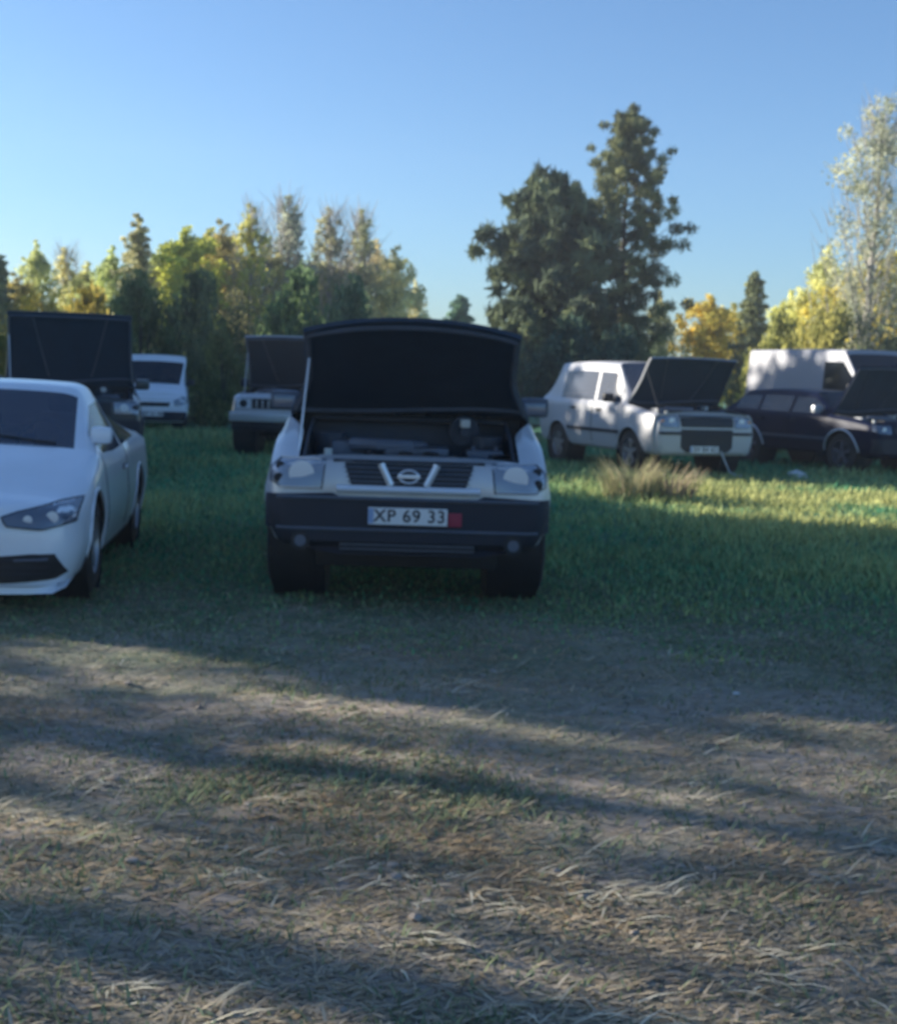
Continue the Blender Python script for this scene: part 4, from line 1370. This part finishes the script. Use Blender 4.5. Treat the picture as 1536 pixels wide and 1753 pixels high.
S = [
 ('bush_a', -30, 500, 40, 150, (.12, .11, .03), 'ochre bush at the left edge behind the black raised hood'),
 ('bush_b', 80, 482, 41, 170, (.20, .16, .04), 'golden ochre bush above the black raised hood'),
 ('bush_c', 165, 495, 42, 150, (.17, .14, .04), 'ochre bush, right of the golden one'),
 ('bush_a', 250, 470, 38, 170, (.065, .085, .04), 'dark green bush above the small white van'),
 ('bush_b', 352, 560, 36, 90, (.060, .070, .04), 'low scrub right beside the small white van'),
 ('bush_c', 350, 470, 39, 170, (.07, .085, .045), 'olive green bush behind the scrub in the left gap'),
 ('bush_a', 385, 560, 34, 110, (.07, .08, .035), 'low olive scrub left of the half hidden four-wheel-drive'),
 ('bush_b', 430, 475, 40, 170, (.085, .08, .045), 'brownish bush behind the half hidden four-wheel-drive'),
 ('bush_c', 520, 465, 40, 170, (.065, .095, .05), 'green bush above the left corner of the central raised hood'),
 ('bush_a', 610, 478, 38, 160, (.065, .09, .055), 'dark green bush above the middle of the central raised hood'),
 ('bush_b', 900, 560, 37, 130, (.035, .055, .045), 'dark low bush under the left pine'),
 ('bush_c', 975, 545, 36, 170, (.035, .055, .045), 'dark low bush between the two pine trunks'),
 ('bush_a', 1065, 560, 35, 160, (.035, .055, .045), 'dark low bush behind the white off-road car roof'),
 ('bush_b', 1150, 560, 38, 110, (.10, .11, .05), 'grey-green bush right of the tallest pine'),
 ('bush_c', 1330, 540, 44, 130, (.14, .14, .05), 'olive bush above the rear of the large white van'),
 ('bush_a', 1420, 520, 42, 170, (.13, .125, .045), 'olive bush above the middle of the large white van'),
 ('bush_b', 1500, 515, 41, 170, (.05, .065, .04), 'dark green bush above the windscreen of the large white van'),
 ('bush_c', 1590, 500, 40, 170, (.06, .07, .04), 'dark green bush partly outside the right edge'),
]
for i, (key, px, yt, Yd, wpx, col, lab) in enumerate(S):
    x, H = place(px, yt, Yd)
    tm, cm, H0, R0 = KINDS[key]
    wf = (wpx * Yd / 2250 / 2) / (R0 * H / H0)
    tree('bush', key, x, Yd, H, wf, tuple(c * TS * 1.3 for c in col), lab, 'bush', rot=i * 2.1, group='bushes behind the parked vehicles')

# unseen birch belt added left of the field to shade and dapple the foreground
perp = Vector((math.cos(R(SUN_AZ_LEFT)), math.sin(R(SUN_AZ_LEFT))))      # across the sunbeams
sdh = Vector((-math.sin(R(SUN_AZ_LEFT)), math.cos(R(SUN_AZ_LEFT))))
def shade(c, t, H, wf=1.0, key='shade_c'):
    p = perp * c + sdh * t
    k = shade.n; shade.n += 1
    a = key == 'shade_c'
    tree('birch_tree', key, p.x, p.y, H, wf, (.16, .18, .07) if a else (.20, .20, .08), 'dense leafy birch in an unseen belt added left of the field for shade' if a else 'thin loose birch in an unseen belt added left of the field for dapple', 'tree', rot=k * 1.3, group='dense birches in the unseen belt added for shade' if a else 'thin birches in the unseen belt added for dapple')
shade.n = 0
for c in np.arange(8.3, 12.8, 1.8):
    shade(c, 24 + 1.2 * math.sin(c * 3), 10.2, 1.0, 'shade_c')
    shade(c + .9, 28 + 1.2 * math.cos(c * 5), 11.0, 1.0, 'shade_c')
for c, h_ in ((13.4, 7.9), (14.7, 7.4), (16.1, 7.0), (17.6, 6.8), (19.2, 6.6), (20.8, 7.2), (22.4, 7.7), (24.0, 7.9), (25.8, 9.0), (27.6, 9.6), (29.4, 10.0), (31.2, 10.0), (33.0, 9.2)):
    far = c > 29
    shade(c, (33 if far else 27) + .5 * math.sin(c * 3), h_ + (1.6 if far else 0), 1.0, 'shade_c')
for c, t_ in ((-3.4, 26), (-1.3, 22.5), (.9, 27), (3.0, 23.5), (5.0, 27), (6.7, 23.5)):
    shade(c, t_, 12.5, 1.35, 'shade_b')

# ------------------------------------------------------------------ grass, straw, weeds
def blades(name, px, py, h, w, lean, az, col, curl=.35, z0=None):
    """one mesh of bent blades; every blade is a strip of two segments"""
    n = len(px)
    z = ground_h(px, py) if z0 is None else z0
    base = np.stack([px, py, z], -1)
    d = np.stack([np.cos(az), np.sin(az), np.zeros(n)], -1)
    sdv = np.stack([-np.sin(az), np.cos(az), np.zeros(n)], -1)
    up = np.array([0, 0, 1.0])
    f1 = np.cos(lean)[:, None] * up + np.sin(lean)[:, None] * d
    l2 = lean + curl
    f2 = np.cos(l2)[:, None] * up + np.sin(l2)[:, None] * d
    m = base + f1 * (h * .55)[:, None]
    t = m + f2 * (h * .45)[:, None]
    t[:, 2] = np.maximum(t[:, 2], z + .006); m[:, 2] = np.maximum(m[:, 2], z + .004)
    ws = sdv * (w / 2)[:, None]
    V = np.stack([base - ws, base + ws, m + ws * .8, m - ws * .8, t + ws * .12, t - ws * .12], 1).reshape(-1, 3)
    o = np.arange(n) * 6
    F = np.concatenate([np.stack([o, o + 1, o + 2, o + 3], -1), np.stack([o + 3, o + 2, o + 4, o + 5], -1)], 0)
    me = np_mesh(name, V, F)
    ca = me.color_attributes.new('tint', 'FLOAT_COLOR', 'POINT')
    c4 = np.concatenate([col, np.ones((n, 1))], 1)
    ca.data.foreach_set('color', np.repeat(c4, 6, axis=0).astype(np.float32).ravel())
    return me
bm_ = bpy.data.materials.new('grass_and_straw'); bm_.use_nodes = True
nt2 = bm_.node_tree; nt2.nodes.clear()
at = nt2.nodes.new('ShaderNodeAttribute'); at.attribute_name = 'tint'
df = nt2.nodes.new('ShaderNodeBsdfDiffuse'); tl = nt2.nodes.new('ShaderNodeBsdfTranslucent')
mx = nt2.nodes.new('ShaderNodeMixShader'); mx.inputs[0].default_value = .3
ou = nt2.nodes.new('ShaderNodeOutputMaterial')
for a_ in (df, tl): nt2.links.new(at.outputs['Color'], a_.inputs[0])
nt2.links.new(df.outputs[0], mx.inputs[1]); nt2.links.new(tl.outputs[0], mx.inputs[2]); nt2.links.new(mx.outputs[0], ou.inputs[0])

def scatter(n, y0, y1, spread=.40, power=1.0):
    """even per picture area: denser near the camera"""
    u = rng.random(n)
    y = y0 * (y1 / y0) ** (u ** power)
    x = (rng.random(n) * 2 - 1) * (y * spread + 2.0)
    return x, y
GREEN = np.array([.17, .24, .15]); OLIVE = np.array([.27, .29, .16]); STRAW = np.array([.76, .64, .43]); GREY = np.array([.56, .50, .41])
def under_tyre(x, y):
    return np.zeros(len(x), bool)

# short green growth
x, y = scatter(210000, 2.6, 13)
gmask = fbm(x, y, 1.15 * .9, 21) + np.clip((y - 6.5) / 6, 0, .5)
k = rng.random(len(x)) < np.clip((gmask - .52) * 3, .16, .8)
x, y = x[k], y[k]; n = len(x)
t = rng.random((n, 1))
col = (GREEN * (1 - t) + OLIVE * t) * (.6 + .8 * rng.random((n, 1)))
hh = (.015 + .035 * rng.random(n) ** 2 + .03 * np.clip(fbm(x, y, 2.2, 31) - .5, 0, 1) * 4) * (1 + .6 * np.clip((y - 7) / 5, 0, 1))
me = blades('short_grass', x, y, hh, .005 + .006 * rng.random(n), .5 + .8 * rng.random(n), rng.random(n) * 6.28, col)
tag(link('short_grass', me, bm_, None, None), 'short green grass growing over the field near the camera', 'grass', kind='stuff')

# lying straw
x, y = scatter(230000, 2.6, 9.5)
k = rng.random(len(x)) < np.clip((fbm(x, y, 1.9, 41) - .40) * 4.0, .38, 1)
x, y = x[k], y[k]; n = len(x)
t = rng.random((n, 1)) ** 1.6
br = np.clip((fbm(x, y, 1.5, 88) - .42) * 4, 0, 1)[:, None]
col = (GREY * (1 - t) + STRAW * t) * (.5 + .5 * rng.random((n, 1))) * (1 - br * np.array([.05, .15, .25]))
az = np.where(rng.random(n) < .62, rng.normal(0, .45, n) + np.where(rng.random(n) < .5, math.pi, 0), rng.random(n) * 6.28)
hh = .02 + .07 * rng.random(n) ** 2.2
me = blades('dry_straw', x, y, hh, .004 + .007 * rng.random(n), 1.35 + .18 * rng.normal(size=n) * .6, az, col, curl=.12)
tag(link('dry_straw', me, bm_, None, None), 'dry cut straw lying over the bare soil', 'straw', kind='stuff')

# a few brighter long stalks
cx, cy = [], []
for k in range(230):
    a, b = scatter(1, 2.9, 8.0); 
    m_ = rng.integers(3, 16)
    cx.append(a[0] + rng.normal(0, .07, m_)); cy.append(b[0] + rng.normal(0, .05, m_))
x, y = np.concatenate(cx), np.concatenate(cy); n = len(x)
t = rng.random((n, 1))
col = np.array([.8, .76, .6]) * (.55 + .55 * t)
me = blades('long_stalks', x, y,   .05 + .11 * rng.random(n), .005 + .005 * rng.random(n), 1.1 + .3 * rng.random(n), rng.normal(-.6, .7, n), col, curl=.25)
tag(link('long_stalks', me, bm_, None, None), 'pale long dry stalks scattered in clumps on the soil', 'straw', kind='stuff')

# farther turf: coarser tufts
x, y = scatter(165000, 7.2, 34, .44)
k = rng.random(len(x)) < np.clip((y - 7.2) / 3.0 + (fbm(x, y, 1.3, 77) - .5) * 1.6, .02, 1)
x, y = x[k], y[k]
n = len(x)
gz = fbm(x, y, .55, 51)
sunlit_yel = np.clip((x - 1.0) / 3, 0, 1) * np.clip((y - 12) / 3, 0, 1) * np.clip((24 - y) / 4, 0, 1)  # sunlit patch put into the colour: yellower, straw-like grass there
t = np.clip(rng.random(n) * .5 + sunlit_yel * .7 * np.clip((gz - .25) * 5, 0, 1) + (gz - .5), 0, 1)[:, None]
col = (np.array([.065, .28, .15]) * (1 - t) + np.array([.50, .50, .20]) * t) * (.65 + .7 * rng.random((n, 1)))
hh = (.038 + .06 * rng.random(n)) * (1 + 1.2 * np.clip(gz - .5, 0, 1) * 3) * np.clip(y / 14, .6, 1.7) * np.clip((y - 6) / 5, .35, 1)
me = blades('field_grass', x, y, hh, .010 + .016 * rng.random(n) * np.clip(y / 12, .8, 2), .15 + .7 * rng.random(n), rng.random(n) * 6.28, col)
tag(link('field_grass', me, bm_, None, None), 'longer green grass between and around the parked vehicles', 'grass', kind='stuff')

# soil crumbs and small stones
rnd = random.Random(3)
def pebble(mb, x, y, r, mi=0):
    bmq = bmesh.new(); bmesh.ops.create_icosphere(bmq, subdivisions=1, radius=1)
    for v in bmq.verts: v.co *= rnd.uniform(.75, 1.2)
    z = float(ground_h(x, y))
    a = rnd.uniform(0, 6.28); ca, sa = math.cos(a), math.sin(a)
    vs = [((v.co.x * ca - v.co.y * sa) * r * 1.3 + x, (v.co.x * sa + v.co.y * ca) * r + y, v.co.z * r * .6 + z + r * .25) for v in bmq.verts]
    bmq.verts.index_update()
    mb.add(vs, [[v.index for v in f.verts] for f in bmq.faces], mi); bmq.free()
M_stone = mat('soil_crumb', (.36, .31, .26), .9, vary=.4, scale=30)
mb = MB()
sx_, sy_ = scatter(350, 2.7, 8.5)
for a, b in zip(sx_, sy_): pebble(mb, a, b, rnd.uniform(.004, .017) * (1 + .5 * rnd.random()))
tag(mb.build('soil_crumbs', M_stone), 'crumbs of earth and small stones on the bare soil', 'soil', kind='stuff')
# fallen leaves
n = 420
x, y = scatter(n, 2.8, 11)
p = np.stack([x, y, ground_h(x, y) + .012], -1)
a = rng.random(n) * 6.28; sz = .006 + .011 * rng.random(n)
A = np.stack([np.cos(a), np.sin(a), rng.normal(0, .3, n)], -1) * sz[:, None]; B = np.stack([-np.sin(a), np.cos(a), rng.normal(0, .3, n)], -1) * sz[:, None] * .6
me = np_mesh('fallen_leaves', np.stack([p - A, p - B, p + A, p + B], 1).reshape(-1, 3), np.arange(n * 4).reshape(-1, 4))
ca = me.color_attributes.new('tint', 'FLOAT_COLOR', 'POINT')
t = rng.random((n, 1))
c4 = np.concatenate([np.array([.34, .25, .12]) * (1 - t) + np.array([.48, .46, .40]) * t, np.ones((n, 1))], 1)
ca.data.foreach_set('color', np.repeat(c4, 4, axis=0).astype(np.float32).ravel())
tag(link('fallen_leaves', me, bm_, None, None), 'small dry fallen leaves strewn on the ground', 'leaves', kind='stuff')

# pale scraps, each a thing
M_scrap = mat('pale_scrap', (.62, .64, .64), .7, vary=.2, scale=20)
for (x, y, r, lab) in [(1.5, 6.6, .017, 'white scrap lying on the bare ground, the larger of two right of centre'),
                       (.93, 6.23, .011, 'small pale chip on the bare ground left of the larger white scrap'),
                       (6.05, 22.9, .16, 'pale lump lying in the grass under the dark blue car')]:
    mb = MB(); pebble(mb, x, y, r)
    tag(mb.build('litter', M_scrap), lab, 'litter')

# dry weed clumps, each a plant
def weed(x0, y0, R0, H, n, label, c0, c1):
    r_ = R0 * np.sqrt(rng.random(n)); a = rng.random(n) * 6.28
    x = x0 + r_ * np.cos(a) * 1.35; y = y0 + r_ * np.sin(a) * .7
    t = rng.random((n, 1))
    col = (np.array(c0) * (1 - t) + np.array(c1) * t)
    az = np.arctan2(y - y0, x - x0) + rng.normal(0, .6, n)
    me = blades('weed_clump', x, y, H * (.35 + .65 * rng.random(n)), .008 + .014 * rng.random(n), .08 + .38 * rng.random(n), az, col, curl=.55)
    tag(link('weed_clump', me, bm_, None, None), label, 'weeds', 'dry weed clumps in the field')
weed(2.42, 17.4, .27, .72, 330, 'tall dry weed clump in front of the white off-road car, left part', (.24, .26, .13), (.62, .54, .34))
weed(2.95, 17.6, .25, .60, 240, 'tall dry weed clump in front of the white off-road car, right part', (.30, .26, .17), (.62, .50, .34))

# ------------------------------------------------------------------ evening air
hb = MB()
hb.box((0, 38, 7.2), (150, 100, 17.0))
hm = bpy.data.materials.new('haze'); hm.use_nodes = True
hn = hm.node_tree; hn.nodes.clear()
pv = hn.nodes.new('ShaderNodeVolumePrincipled'); ho_ = hn.nodes.new('ShaderNodeOutputMaterial')
pv.inputs['Color'].default_value = (.86, .92, 1.0, 1)
pv.inputs['Density'].default_value = .0013
pv.inputs['Anisotropy'].default_value = .3
hn.links.new(pv.outputs[0], ho_.inputs['Volume'])
tag(hb.build('haze', hm, None, None), 'thin evening haze over the whole field', 'haze', kind='stuff')
